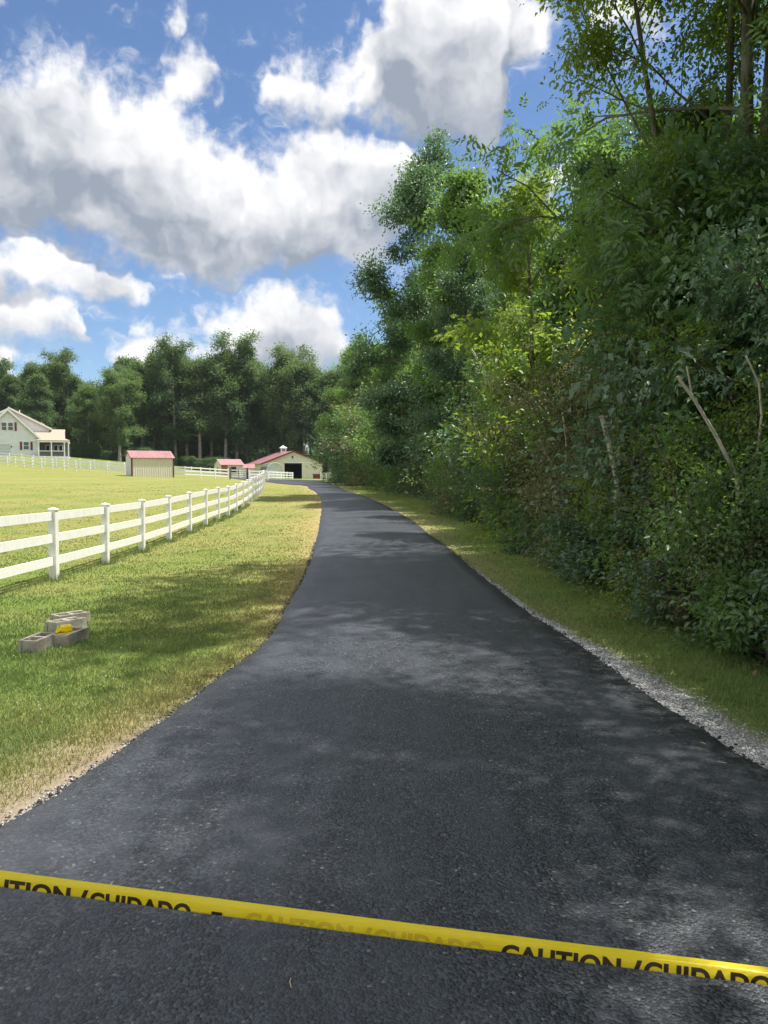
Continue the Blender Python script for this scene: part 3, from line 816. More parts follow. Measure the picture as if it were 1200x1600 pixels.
# ---- trees of the wood on the right of the drive: (x, y, height, kind, leaf, widen, label)
RIGHT = [
    (6.1, 12.6, 19.0, NEAR[0], 'leaf_mid', .92, .4, 'tall many-stemmed tree with drooping compound leaves at the right edge'),
    (7.4, 8.0, 9.5, NEAR[1], 'leaf_mid', 1.0, 4.1, 'leafy young tree in front of the many-stemmed tree at the right edge'),
    (8.0, 10.2, 11.0, NEAR[2], 'leaf_mid', 1.1, 2.7, 'feathery-leaved tree between the stems at the right edge'),
    (6.0, 14.3, 15.0, NEAR[1], 'leaf_bright', .72, 1.9, 'tall leafy tree whose bright top meets the upper right corner'),
    (8.6, 11.6, 13.5, NEAR[1], 'leaf_mid', 1.0, .5, 'dark leafy tree just behind the many-stemmed tree at the right edge'),
    (5.3, 14.6, 8.2, NEAR[2], 'leaf_mid', .85, 1.0, 'slim feathery-leaved tree just beyond the many-stemmed tree'),
    (3.9, 20.0, 9.0, NEAR[2], 'leaf_bright', .78, 3.4, 'bright yellow-green feathery tree with a forked pale trunk halfway along the drive'),
    (5.3, 19.2, 8.4, TALL[1], 'leaf_deep', 1.0, 1.7, 'dark round-topped tree right of the bright yellow-green feathery tree'),
    (4.6, 28.5, 11.6, TALL[3], 'leaf_mid', .8, .3, 'mid-green tree left of and behind the bright yellow-green feathery tree'),
    (3.3, 33.0, 11.2, TALL[1], 'leaf_cool', .75, 5.1, 'slender pale grey-green tree in front of the two tallest trees'),
    (4.1, 38.0, 16.2, TALL[0], 'leaf_mid', .95, .9, 'tall green tree with an open crown, right of the tall dark tree by the drive'),
    (2.0, 45.0, 17.0, TALL[2], 'leaf_cool', .92, 2.9, 'tall dark ragged tree reaching over the drive, its crown against the white cloud'),
    (1.0, 58.0, 12.6, TALL[0], 'leaf_mid', 1.0, 4.0, 'rounded tree just beyond the tall dark ragged tree'),
    (-.9, 72.0, 13.0, TALL[1], 'leaf_mid', 1.2, 1.1, 'broad green tree near the far bend of the drive'),
    (-2.6, 88.0, 15.0, TALL[0], 'leaf_far_light', 1.1, 2.0, 'lighter green tree at the far bend of the drive'),
    (-4.4, 106, 16.5, TALL[2], 'leaf_mid', 1.1, 3.0, 'farthest tree of the right-hand wood, nearest to the barn'),
]
for (x, y, h, k, lf, wd, rz, lab) in RIGHT:
    plant('tree', 'tree', lab, k, x, y, h, lf, 'trees of the wood right of the drive', rz, wd)
BACK = [(9.5, 17, 10.5), (9, 25, 12), (8.5, 33, 13.5), (8.5, 43, 15), (6.5, 53, 15), (5, 66, 15), (3.2, 82, 16), (1, 100, 16.5), (-1, 120, 17), (12.5, 11, 13), (14, 21, 12.5), (13, 36, 15), (12, 52, 16), (9, 72, 16), (7, 95, 17),
        (10.5, 6.5, 13.5), (14, 1, 14), (17, 14, 13), (18, 30, 15)]
_bk = sorted(b[1] for b in BACK)
for i, (x, y, h) in enumerate(BACK):
    plant('tree', 'tree', f'leafy tree deeper in the right-hand wood, {ORD[_bk.index(y)]} from the near end', TALL[i % 3], x, y, h, ('leaf_deep', 'leaf_mid', 'leaf_cool')[i % 3], 'trees deeper in the right-hand wood')
_of = [-5.0, -2, -1.2, 2.0, 5.9]
# trees beside and behind the camera, out of frame: their shade lies across the near drive
for (x, y, h, k, lf) in [(7.3, 5.9, 16.2, AIRY, 'leaf_mid'), (6.6, 2.0, 16.6, THIN, 'leaf_mid'), (6.4, -1.2, 17, THIN, 'leaf_mid'), (6.2, -5.0, 17, THIN, 'leaf_mid'), (10.5, -2, 15, TALL[3], 'leaf_mid')]:
    plant('tree', 'tree', f'leafy tree out of frame at the right, {ORD[_of.index(y)]} from behind the camera', k, x, y, h, lf, 'trees beside the near end of the drive', None, 1.0)

# ---- thicket at the foot of the wood
def thicket():
    r = random.Random(5); items = []
    y = 4.6; i = 0
    while y < 118:
        step = .95 + y * .028
        items.append((edge(y) + .70 + r.uniform(-.1, .35), y, r.uniform(1.3, 2.2) * (1 + min(y, 60) / 110), 0, i)); i += 1
        y += step * r.uniform(.85, 1.15)
    y = 4.0
    while y < 118:
        items.append((edge(y) + 2.0 + r.uniform(-.3, .5), y, r.uniform(2.6, 3.8) * (1 + min(y, 70) / 80), 1, i)); i += 1
        y += (1.25 + y * .032) * r.uniform(.85, 1.15)
    y = 5.2
    while y < 100:
        items.append((edge(y) + 3.2 + r.uniform(-.4, .6), y, r.uniform(4.2, 5.6) * (1 + min(y, 60) / 90), 2, i)); i += 1
        y += (1.9 + y * .04) * r.uniform(.85, 1.15)
    return items
_pal = [('leaf_mid', 'green'), ('leaf_cool', 'grey-green'), ('leaf_mid', 'green'), ('leaf_olive', 'olive-brown'), ('leaf_deep', 'dark green'), ('leaf_mid', 'green'), ('leaf_cool', 'grey-green'), ('leaf_bright', 'yellow-green')]
_cnt = {}
for (x, y, h, row, i) in thicket():
    k = BUSH[(i * 3 + row) % 5] if row < 2 else BUSH[(2, 3, 0)[i % 3]]
    lf, cn = _pal[(i * 5 + row * 3) % 8]
    _cnt[row] = _cnt.get(row, 0) + 1; c = _cnt[row]
    where = ('at the foot of the thicket', 'in the middle of the thicket', 'in the tall back of the thicket')[row]
    lab = f'{cn} bush {where}, {ORD[c - 1]} from the near end'
    plant('bush', 'bush', lab, k, x, y, h, lf, 'bushes of the thicket right of the drive', None, (.82, .95, .8)[row] * r_w if (r_w := random.uniform(.9, 1.15)) else 1, 'foliage', 'stems')

for i, (x, y, h, k, lf, lab) in enumerate([
        (4.25, 8.3, 2.0, 1, 'leaf_mid', 'rounded small-leaved green bush at the near right corner'),
        (3.85, 7.2, 1.25, 4, 'leaf_olive', 'low bush with withered leaves at the near right corner'),
        (3.95, 9.6, 1.7, 0, 'leaf_cool', 'grey-green bush left of the rounded small-leaved bush'),
        (3.85, 11.0, 1.5, 1, 'leaf_bright', 'fresh yellow-green bush by the verge, left of the grey-green bush'),
        (4.75, 7.4, 1.9, 2, 'leaf_mid', 'tall leafy bush against the right edge of the picture'),
        (3.9, 12.6, 1.6, 3, 'leaf_mid', 'feathery green bush by the verge below the sawn-off trunk'),
        (5.0, 9.4, 3.4, 3, 'leaf_bright', 'tall feathery bush below the leaning sawn-off sapling'),
        (4.6, 11.6, 2.7, 2, 'leaf_mid', 'big-leaved bush just right of the sawn-off trunk')]):
    plant('bush', 'bush', lab, BUSH[k], x, y, h, lf, 'bushes of the thicket right of the drive', None, .95, 'foliage', 'stems')

# low weeds along the verge
r_ = random.Random(11); y = 5.6; i = 0
while y < 34:
    for q in range(2):
        lf, cn = _pal[(i * 3 + 1) % 8]
        lab = f'low {cn} weed at the edge of the mown verge, {ORD[i]} from the near end'
        plant('weed', 'weed', lab, WEED[i % 3], edge(y) + r_.uniform(-.05, .5), y + r_.uniform(-.2, .2), r_.uniform(.4, .85), lf, 'weeds along the foot of the thicket', None, r_.uniform(.9, 1.3), 'foliage', 'stems')
        i += 1
    y += .55 + y * .03

# dead vines and dry brush hanging in the thicket
for (px, py, dep, h, lab) in [(1130, 850, 8.6, 1.4, 'tangle of dry brown vine leaves low in the thicket at the right'), (905, 650, 16, 2.6, 'tall mound of brownish dying vines beside the sawn-off trunk'),
                              (770, 750, 27, 2.4, 'brown withered bush in the thicket halfway along the drive'), (690, 745, 41, 3.0, 'rusty brown bush in the thicket beyond the halfway point')]:
    p = at(px, py, dep)
    t = plant('dry_vine', 'dry vine', lab, BUSH[4], p.x, p.y, h, 'leaf_dead' if 'dry' in lab or 'wither' in lab else 'leaf_olive', None, None, 1.0, 'foliage', 'stems')
    t.location.z = max(tz(p.x, p.y), p.z - h * .6)

# ---- sawn-off and leaning saplings
def pole(name, lab, pts, r0, r1, mat, cut=True, fork=None):
    P = [at(*q) for q in pts]; o = P[0].copy(); g = tz(o.x, o.y)
    foot = Vector((o.x + (o.x - P[1].x) * .3, o.y, g - .1))
    pathw = [foot] + P
    t = thing(name, lab, 'sapling', (foot.x, foot.y, g))
    n = len(pathw); rad = [r0 + (r1 - r0) * i / (n - 1) for i in range(n)]
    loc = [p - t.location for p in pathw]
    MB().tube(loc, rad, 7).build('stem', M[mat], t)
    if cut:
        d = (loc[-1] - loc[-2]).normalized()
        MB().tube([loc[-1] - d * .002, loc[-1] + d * .006], [r1 * .97, r1 * .9], 9).build('cut_end', M['cut_wood'], t)
    if fork:
        F = [at(*q) - t.location for q in fork]
        MB().tube(F, [r1 * .8, r1 * .45], 5).build('branch', M[mat], t)
pole('cut_sapling', 'pale sawn-off sapling leaning left in the thicket, with a short fork near its top', [(1152, 745, 7.5), (1118, 680, 7.45), (1085, 625, 7.4), (1059, 589, 7.35)], .022, .015, 'pale_wood', True, [(1082, 621, 7.4), (1073, 572, 7.35)])
pole('cut_sapling', 'thick upright sawn-off trunk with a pale flat top', [(963, 745, 10.7), (951, 690, 10.7), (940, 650, 10.7)],   .045, .038, 'pale_wood')
pole('cut_sapling', 'thin upright sawn-off stem just right of the thick sawn-off trunk', [(968, 700, 10.8), (963, 660, 10.8), (958, 627, 10.8)], .018, .014, 'pale_wood')
pole('cut_sapling', 'thin bare stem leaning left above the low rounded bushes', [(1066, 815, 8.4), (1052, 760, 8.4), (1035, 710, 8.3), (1017, 664, 8.2)], .024, .013, 'bark', False)
pole('cut_sapling', 'short sawn-off stub pointing left beside the leaning pale sapling', [(1112, 735, 8.5), (1098, 722, 8.4), (1083, 715, 8.3)], .018, .014, 'pale_wood')
pole('cut_sapling', 'broken pale stick standing in the brown vines', [(868, 738, 14.6), (856, 712, 14.6), (843, 688, 14.5)], .022, .018, 'pale_wood')
pole('cut_sapling', 'short sawn-off stub standing in the brown vines', [(885, 690, 14.4), (879, 645, 14.4)], .022, .018, 'pale_wood')
pole('cut_sapling', 'pale broken bough high in the foliage left of the feathery tree', [(768, 600, 26), (752, 572, 26), (736, 545, 26)], .06, .035, 'pale_wood', False)
pole('bare_sapling', 'long thin bare stem arching at the right edge of the picture', [(1178, 760, 7.6), (1190, 650, 7.5), (1186, 600, 7.5), (1165, 555, 7.5)], .016, .009, 'pale_wood', False)

# ---- broad-leaved plants at the near foot of the thicket, leaf by leaf
def broad_leaf(L, W, seed):
    r = np.random.default_rng(seed); n = 7; vs, fs = [], []
    for i in range(n):
        t = i / (n - 1); w = W * .5 * math.sin(math.pi * min(1, t * .93 + .05)) ** .7 * (1.15 - .3 * t); z = .22 * L * t * (1 - t) * 1.6 - .22 * L * t * t
        vs += [(L * t, -w, z + w * .35 + r.normal(0, .004)), (L * t, 0, z), (L * t, w, z + w * .35 + r.normal(0, .004))]
    for i in range(n - 1):
        b = i * 3; fs += [(b, b + 1, b + 4, b + 3), (b + 1, b + 2, b + 5, b + 4)]
    me = bpy.data.meshes.new('leaf'); me.from_pydata(vs, [], fs)
    a = me.attributes.new('tint', 'FLOAT', 'POINT'); a.data.foreach_set('value', np.full(len(vs), r.uniform(.3, .8), np.float32))
    for p in me.polygons: p.use_smooth = True
    return me
BL = [broad_leaf(.20, .105, 1), broad_leaf(.17, .09, 2), broad_leaf(.23, .115, 3)]
for b in BL: b.materials.append(M['leaf_cool'])
def broad_plant(x, y, h, n, lab, seed, lf):
    r = random.Random(seed)
    t = thing('broad_leaved_plant', lab, 'plant', (x, y, tz(x, y)), 0, 'broad-leaved plants at the foot of the thicket')
    for s in range(3):
        a = r.uniform(0, 6.28); l = h * .35
        pts = [(0, 0, -.03), (math.cos(a) * l * .3, math.sin(a) * l * .3, h * .5), (math.cos(a) * l, math.sin(a) * l, h * r.uniform(.85, 1.0))]
        MB().tube(pts, [.011, .008, .004], 6).build('stem', M['leaf_cool'], t)
        for j in range(n // 3):
            f = .25 + .75 * j / (n // 3 - 1)
            p = Vector(pts[0]).lerp(Vector(pts[1]), f * 2) if f < .5 else Vector(pts[1]).lerp(Vector(pts[2]), f * 2 - 1)
            lo = link('leaf', BL[r.randrange(3)], None, t); lo.location = p
            lo.rotation_euler = (r.uniform(-.35, .35), r.uniform(-.5, .25), j * 2.4 + r.uniform(-.4, .4)); sc = r.uniform(.65, 1.05) * (1.15 - .4 * f); lo.scale = (sc, sc, sc)
            lo.material_slots[0].link = 'OBJECT'; lo.material_slots[0].material = M[lf]
broad_plant(3.45, 6.9, .75, 30, 'large-leaved grey-green plant at the near right corner of the thicket', 1, 'leaf_cool')
broad_plant(3.2, 7.9, .6, 24, 'bushy broad-leaved plant left of the large-leaved plant at the near corner', 2, 'leaf_mid')
broad_plant(3.1, 9.1, .7, 24, 'broad-leaved plant by the verge, third from the near corner of the thicket', 3, 'leaf_cool')

# fallen leaves under the near end of the thicket
def litter():
    r = np.random.default_rng(77); n = 5200
    y = r.uniform(4.2, 9, n); x = edge(y) + r.normal(.55, .28, n)
    C = np.stack([x, y, terrain(x, y) + r.uniform(.004, .05, n)], 1)
    A = unit(np.stack([r.normal(size=n), r.normal(size=n), r.normal(0, .25, n)], 1)); Nn = unit(r.normal(0, .35, (n, 3)) + np.array([0, 0, 1.]))
    L = r.uniform(.03, .07, n); V, F = leaf_geo(C, A, Nn, L, L * .5)
    o = link('fallen_leaves', mesh_np('fallen_leaves', V, tris=F, attrs={'tint': np.repeat(r.uniform(0, 1, n), 4)}), M['litter'])
    tag(o, 'brown fallen leaves on the ground under the near end of the thicket', 'fallen leaves', kind='stuff')
litter()

# white clover heads and stray bits in the lawn
def clover():
    r = np.random.default_rng(78); n = 200
    y = r.uniform(4.5, 11, n); x = r.uniform(-5.2, -1.9, n); d, s = road_dist(x, y); ok = (d > .5) & (s < 0); x, y = x[ok], y[ok]
    o = stones('clover_heads', x, y, terrain(x, y) + .055, r.uniform(.003, .0065, len(x)), M['white_trim'], 9)
    tag(o, 'tiny white clover heads in the shaded lawn by the concrete blocks', 'clover', kind='stuff')
clover()

# ---- far wood behind the paddock: crown tops follow the photograph's tree line
TOPS = [(-120, 560), (-60, 556), (0, 566), (40, 555), (85, 547), (120, 568), (165, 592), (205, 532), (250, 545), (300, 540), (345, 542), (385, 540), (430, 560), (475, 546), (510, 556), (545, 575), (580, 600)]
def land(px):
    for a, b in ((112, 'behind the white house'), (190, 'between house and ribbed shed'), (275, 'above the ribbed shed'), (332, 'between ribbed shed and stable'), (390, 'above the little stable'), (505, 'behind the barn')):
        if px < a: return b
    return 'right of the barn'
rf = random.Random(21); seen = {}
def far_tree(px, dep, ytop, k, lf, widen, row):
    x = (px - 600) / 1200 * dep; z0 = tz(x, dep); H = CAM_Z + (740 - ytop) / 1200 * dep - z0
    if row == 0:
        l = land(px); seen[l] = seen.get(l, 0) + 1
        lab = f'{"pale green" if "light" in lf else "dark green"} tree {l}, in the far wood, {ORD[seen[l] - 1]} from left'
    else:
        l = land(px); kk = (l, row); seen[kk] = seen.get(kk, 0) + 1
        lab = f'tree {l}, {("second", "third")[row - 1]} row of the far wood, {ORD[seen[kk] - 1]} from left'
    plant('tree', 'tree', lab, FAR[k], x, dep, H, lf, 'trees of the far wood' if row == 0 else 'trees in the back rows of the far wood', None, widen)
px = -130; i = 0
while px < 600:
    ytop = np.interp(px, [t[0] for t in TOPS], [t[1] for t in TOPS]) + rf.uniform(10, 28)
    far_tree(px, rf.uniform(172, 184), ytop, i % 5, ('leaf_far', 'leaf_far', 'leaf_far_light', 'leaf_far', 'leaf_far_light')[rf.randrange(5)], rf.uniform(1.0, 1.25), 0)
    px += rf.uniform(15, 22); i += 1
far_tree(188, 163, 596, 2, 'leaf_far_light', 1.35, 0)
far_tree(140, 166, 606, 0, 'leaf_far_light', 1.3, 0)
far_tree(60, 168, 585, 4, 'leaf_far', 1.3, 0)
for row in (1, 2):
    px = -140
    while px < 640:
        ytop = np.interp(px, [t[0] for t in TOPS], [t[1] for t in TOPS]) + rf.uniform(18, 48) + row * 6
        far_tree(px, 184 + row * 12 + rf.uniform(-3, 3), ytop, rf.randrange(5), 'leaf_far' if rf.random() < .7 else 'leaf_deep', 1.15, row)
        px += rf.uniform(26, 36)
# undergrowth along the far wood
for j in range(70):
    px = -80 + (j % 35) * 19 + rf.uniform(-5, 5); dep = rf.uniform(165, 171) if j < 35 else rf.uniform(192, 200); x = (px - 600) / 1200 * dep
    if -34 < x < -8 and dep < 172: dep += 10
    rw = 'front' if j < 35 else 'back'
    plant('bush', 'bush', f'dark bush at the {rw} foot of the far wood, {ORD[j % 35]} from the left', BUSH[j % 3], x, dep, rf.uniform(1.8, 3.2) * (1 if j < 35 else 2.6), 'leaf_deep', 'bushes at the foot of the far wood', None, 1.5, 'foliage', 'stems')

# ================================================================== fences
POST_M = MB().box(-.064, .064, -.064, .064, -.25, 1.185).mesh('post', .006)
CAP_M = MB()
CAP_M.box(-.076, .076, -.076, .076, 1.185, 1.205); CAP_M.add([(-.07, -.07, 1.2055), (.07, -.07, 1.2055), (.07, .07, 1.2055), (-.07, .07, 1.2055), (0, 0, 1.235)], [(0, 1, 4), (1, 2, 4), (2, 3, 4), (3, 0, 4)])
CAP_M = CAP_M.mesh('cap'); RAIL_M = MB().box(0, 1, -.019, .019, -.07, .07).mesh('rail', 0)
for _m in (POST_M, CAP_M, RAIL_M): _m.materials.append(M['vinyl'])

def fence(label, path, group=None, spacing=2.44, start=True, end=True, skip=()):
    """three-rail fence along a ground path, a post every eight feet"""
    P = np.asarray(path, float); seg = np.hypot(*np.diff(P, axis=0).T); s = np.concatenate([[0], np.cumsum(seg)])
    n = max(1, int(round(s[-1] / spacing))); q = np.linspace(0, s[-1], n + 1)
    X, Y = np.interp(q, s, P[:, 0]), np.interp(q, s, P[:, 1]); Z = terrain(X, Y)
    t = thing('fence', label, 'fence', (X[0], Y[0], Z[0]), 0, group)
    o = Vector((X[0], Y[0], Z[0])); rr = random.Random(len(path) + n)
    for i in range(n + 1):
        a = math.atan2(Y[min(i + 1, n)] - Y[max(i - 1, 0)], X[min(i + 1, n)] - X[max(i - 1, 0)])
        p = link('post', POST_M, None, t); p.location = Vector((X[i], Y[i], Z[i])) - o; p.rotation_euler = (rr.gauss(0, .006), rr.gauss(0, .006), a)
        link('cap', CAP_M, None, p)
    for i in range(n):
        A, B = Vector((X[i], Y[i], Z[i])), Vector((X[i + 1], Y[i + 1], Z[i + 1])); d = B - A; L = d.length
        for h in (.33, .71, 1.09):
            rl = link('rail', RAIL_M, None, t); rl.location = A - o + Vector((0, 0, h + rr.gauss(0, .004))) + d.normalized() * .058
            rl.rotation_euler = (0, -math.asin(d.z / L), math.atan2(d.y, d.x)); rl.scale = (L - .116, 1, 1)
    return t

_ny = np.concatenate([np.arange(3, 63.1, 2.0), [63.2]])
_phase = 13.0
near_path = [(-5.56 - (.00174 * (y - 13) ** 2 if y > 13 else 0), y) for y in np.arange(13 - 2.44 * 4, 64, 1.0)]
fence('white three-rail fence running along the left of the drive, posts large in front', near_path)
fence('white three-rail fence continuing past the corner post towards the barn', [(-10.3, 66.4), (-13.0, 83), (-16.2, 103.5)])
fence('front white fence at the back of the paddock, left part passing the ribbed shed', [(-62, 106), (-50, 101), (-42, 94), (-35, 89), (-28, 86.5), (-22, 86), (-18.6, 92)], 'paddock fences')
fence('short white fence right of the grey tube gate', [(-16.3, 92.6), (-14.4, 95.0)], 'paddock fences')
fence('rear white fence of the lane in front of the house', [(-60, 116), (-52, 112.5), (-42, 107), (-30, 103), (-22, 103), (-17, 106.5)], 'paddock fences')
fence('white fence turning in front of the barn door', [(-16.4, 107.2), (-15.2, 116), (-14.7, 124)], 'paddock fences')
fence('white fence panel facing the drive in front of the barn', [(-21, 112), (-17.2, 117.5), (-14.9, 124.6)], 'paddock fences', 1.9)
fence('tiny white fence right of the barn', [(-12.4, 150.5), (-10.2, 150)], None, 1.1)

# uncut grass round the feet of the near posts
def tufts():
    r = np.random.default_rng(31); xs, ys = [], []
    P = np.array(near_path); sg = np.concatenate([[0], np.cumsum(np.hypot(*np.diff(P, axis=0).T))]); m = int(round(sg[-1] / 2.44)); q = np.linspace(0, sg[-1], m + 1)
    for k in range(2, 14):
        n = 150; a = r.uniform(0, 6.28, n); d = .07 + np.abs(r.normal(0, .07, n)); xs.append(np.interp(q[k], sg, P[:, 0]) + np.cos(a) * d); ys.append(np.interp(q[k], sg, P[:, 1]) + np.sin(a) * d)
    n = 2600; t = r.uniform(q[1], q[14], n); xs.append(np.interp(t, sg, P[:, 0]) + r.normal(0, .09, n)); ys.append(np.interp(t, sg, P[:, 1]))
    x, y = np.concatenate(xs), np.concatenate(ys); n = len(x); z = terrain(x, y)
    h = r.uniform(.05, .16, n); w = np.maximum(.003, y * .0005); a, b = r.uniform(0, 6.28, n), r.uniform(0, 6.28, n); ln = h * r.uniform(.2, .7, n)
    V = np.stack([np.stack([x - np.cos(a) * w, y - np.sin(a) * w, z - .005], 1), np.stack([x + np.cos(a) * w, y + np.sin(a) * w, z - .005], 1), np.stack([x + np.cos(b) * ln, y + np.sin(b) * ln, z + h], 1)], 1).reshape(-1, 3)
    o = link('grass_tufts', mesh_np('grass_tufts', V, tris=np.arange(3 * n).reshape(-1, 3), attrs={'tint': np.repeat(r.uniform(.2, 1, n), 3), 'dry': np.repeat(np.clip(r.normal(.2, .2, n), 0, 1), 3)}), M['grass'])
    tag(o, 'longer uncut grass along the foot of the near fence', 'grass', kind='stuff')
tufts()

def tube_gate(x0, y0, x1, y1):
    t = thing('gate', 'dark steel tube gate between two grey posts in the paddock fence', 'gate', (x0, y0, tz(x0, y0)), math.atan2(y1 - y0, x1 - x0))
    L = math.hypot(x1 - x0, y1 - y0)
    for x in (0, L): MB().tube([(x, 0, -.2), (x, 0, 1.4)], [.09, .09], 8).build('post', M['gate_steel'], t)
    for x in (.15, L / 2, L - .15): MB().tube([(x, 0, .2), (x, 0, 1.2)], [.03, .03], 6).build('upright', M['gate_steel'], t)
    for z in (.22, .47, .72, .96, 1.2): MB().tube([(.15, 0, z), (L - .15, 0, z)], [.022, .022], 6).build('bar', M['gate_steel'], t)
tube_gate(-18.45, 92.1, -16.45, 92.55)

# ================================================================== buildings
def ribbed(name, x0, x1, z0, z1, y, mat, parent, pitch=.23, depth=.02, top=None, axis='x', flip=1):
    """steel cladding with raised ribs; the sheet spans x0..x1 and z0..z1 (or up to top(x))"""
    xs = [x0]; x = x0
    prof = []
    while x < x1 - 1e-6:
        for f, d in ((.0, 0), (.62, 0), (.70, 1), (.90, 1), (.98, 0)):
            q = x + f * pitch
            if q <= x1: prof.append((q, d))
        x += pitch
    prof.append((x1, 0)); m = MB(); vs, fs = [], []
    for q, d in prof:
        yy = y - flip * depth * d; zt = top(q) if top else z1
        for z in (z0, zt): vs.append((q, yy, z) if axis == 'x' else (yy, q, z))
    for i in range(len(prof) - 1): fs.append((2 * i, 2 * i + 2, 2 * i + 3, 2 * i + 1))
    return m.add(vs, fs).build(name, mat, parent)

def window(parent, x, z, w, h, y, frame='white_trim', pane='glass', bars=True, axis='x', sgn=-1, name='window'):
    """a window set in a wall facing -y: frame, pane and glazing bars"""
    f = .07; m = MB()
    def bx(a, b, c, d, e, g):
        return m.box(a, b, c, d, e, g) if axis == 'x' else m.box(c, d, a, b, e, g)
    y0, y1 = sorted((y, y + sgn * .05))
    bx(x - w / 2 - f, x - w / 2, y0, y1, z - f, z + h + f); bx(x + w / 2, x + w / 2 + f, y0, y1, z - f, z + h + f)
    bx(x - w / 2, x + w / 2, y0, y1, z - f, z); bx(x - w / 2, x + w / 2, y0, y1, z + h, z + h + f)
    if bars: bx(x - w / 2, x + w / 2, y0, y1 - .005, z + h / 2 - .03, z + h / 2 + .03); 
    o = m.build(name, M[frame], parent)
    g = MB(); yy0, yy1 = sorted((y + sgn * .004, y + sgn * .018))
    (g.box(x - w / 2, x + w / 2, yy0, yy1, z, z + h) if axis == 'x' else g.box(yy0, yy1, x - w / 2, x + w / 2, z, z + h))
    g.build('pane', M[pane], o)
    return o

def barn():
    t = thing('barn', 'long cream steel barn with faded red roof, little cupola and open dark doorway', 'barn', (-23.75, 150, tz(-20, 152) - .05), R(19))
    W, D, E, RZ = 12.0, 20.0, 3.1, 5.45
    top = lambda x: E + (RZ - E) * (1 - abs(x - W / 2) / (W / 2))
    dl, dr, dh = 4.4, 7.9, 3.15
    ribbed('front_cladding', 0, dl, -.3, 0, 0, M['cream_metal'], t, top=top)
    ribbed('front_cladding', dr, W, -.3, 0, 0, M['cream_metal'], t, top=top)
    ribbed('front_cladding', dl, dr, dh, 0, 0, M['cream_metal'], t, top=top)
    ribbed('side_cladding', 0, D, -.3, E, 0, M['cream_metal'], t, axis='y')
    ribbed('side_cladding', 0, D, -.3, E, W, M['cream_metal'], t, axis='y', flip=-1)
    ribbed('back_cladding', 0, W, -.3, 0, D, M['cream_metal'], t, top=top, flip=-1)
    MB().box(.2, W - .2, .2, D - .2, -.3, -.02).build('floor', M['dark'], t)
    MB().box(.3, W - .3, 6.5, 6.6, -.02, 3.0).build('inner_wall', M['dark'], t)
    for s in (0, 1):
        x0, x1 = (-.45, W / 2) if s == 0 else (W + .45, W / 2)
        z0 = E - .45 * (RZ - E) / (W / 2)
        q = [(x0, -.4, z0 + .06), (x1, -.4, RZ + .06), (x1, D + .4, RZ + .06), (x0, D + .4, z0 + .06)]
        if s == 0: q = q[::-1]
        rf_ = MB().slab(q if s else q, .06).build('roof', M['red_roof'], t)
        for k in range(1, 30):
            yy = -.4 + k * (D + .8) / 30
            MB().slab([(x0, yy, z0 + .085), (x1, yy, RZ + .085), (x1, yy + .05, RZ + .085), (x0, yy + .05, z0 + .085)], .02).build('seam', M['red_roof'], rf_)
        MB().slab([(x0, -.46, z0 + .05), (x1, -.46, RZ + .05), (x1, -.402, RZ + .05), (x0, -.402, z0 + .05)], .2).build('rake_trim', M['red_trim'], t)
    MB().box(W + .01, W + .06, -.03, .06, 0, E).build('corner_trim', M['white_trim'], t)
    MB().box(4.2, 10.1, -.12, -.03, dh, dh + .16).build('door_track', M['white_trim'], t)
    d = ribbed('sliding_door', dr, dr + 2.15, .03, dh, -.06, M['cream_metal'], t)
    MB().box(dr, dr + .1, -.115, -.085, .03, dh).build('door_edge', M['white_trim'], d); MB().box(dr + 2.05, dr + 2.15, -.115, -.085, .03, dh).build('door_edge', M['white_trim'], d)
    MB().box(dr + 2.25, W - .12, -.07, -.025, 0, 1.0).build('dark_wainscot', M['red_trim'], t)
    MB().box(W / 2 - .1, W / 2 + .1, -.2, -.03, 4.15, 4.55).build('gable_lamp', M['dark'], t)
    for y in (2.6, 5.6, 8.6, 11.6): window(t, y, 1.2, .55, .95, -.022, 'white_trim', 'glass', False, 'y', -1)
    c = MB().box(W / 2 - .55, W / 2 + .55, 8.5, 9.6, RZ - .2, RZ + .95).build('cupola', M['white_trim'], t)
    for y in (8.48, 9.62): MB().box(W / 2 - .36, W / 2 + .36, y - .012, y + .012, RZ + .25, RZ + .8).build('louvre', M['galv'], c)
    for x in (W / 2 - .57, W / 2 + .57): MB().box(x - .012, x + .012, 8.72, 9.38, RZ + .25, RZ + .8).build('louvre', M['galv'], c)
    MB().add([(W / 2 - .75, 8.3, RZ + .953), (W / 2 + .75, 8.3, RZ + .953), (W / 2 + .75, 9.8, RZ + .953), (W / 2 - .75, 9.8, RZ + .953), (W / 2, 9.05, RZ + 1.5)], [(0, 1, 4), (1, 2, 4), (2, 3, 4), (3, 0, 4), (3, 2, 1, 0)]).build('cupola_roof', M['white_trim'], c)
    MB().tube([(W / 2, 9.05, RZ + 1.48), (W / 2, 9.05, RZ + 2.1)], [.03, .02], 5).build('finial', M['galv'], c)
barn()

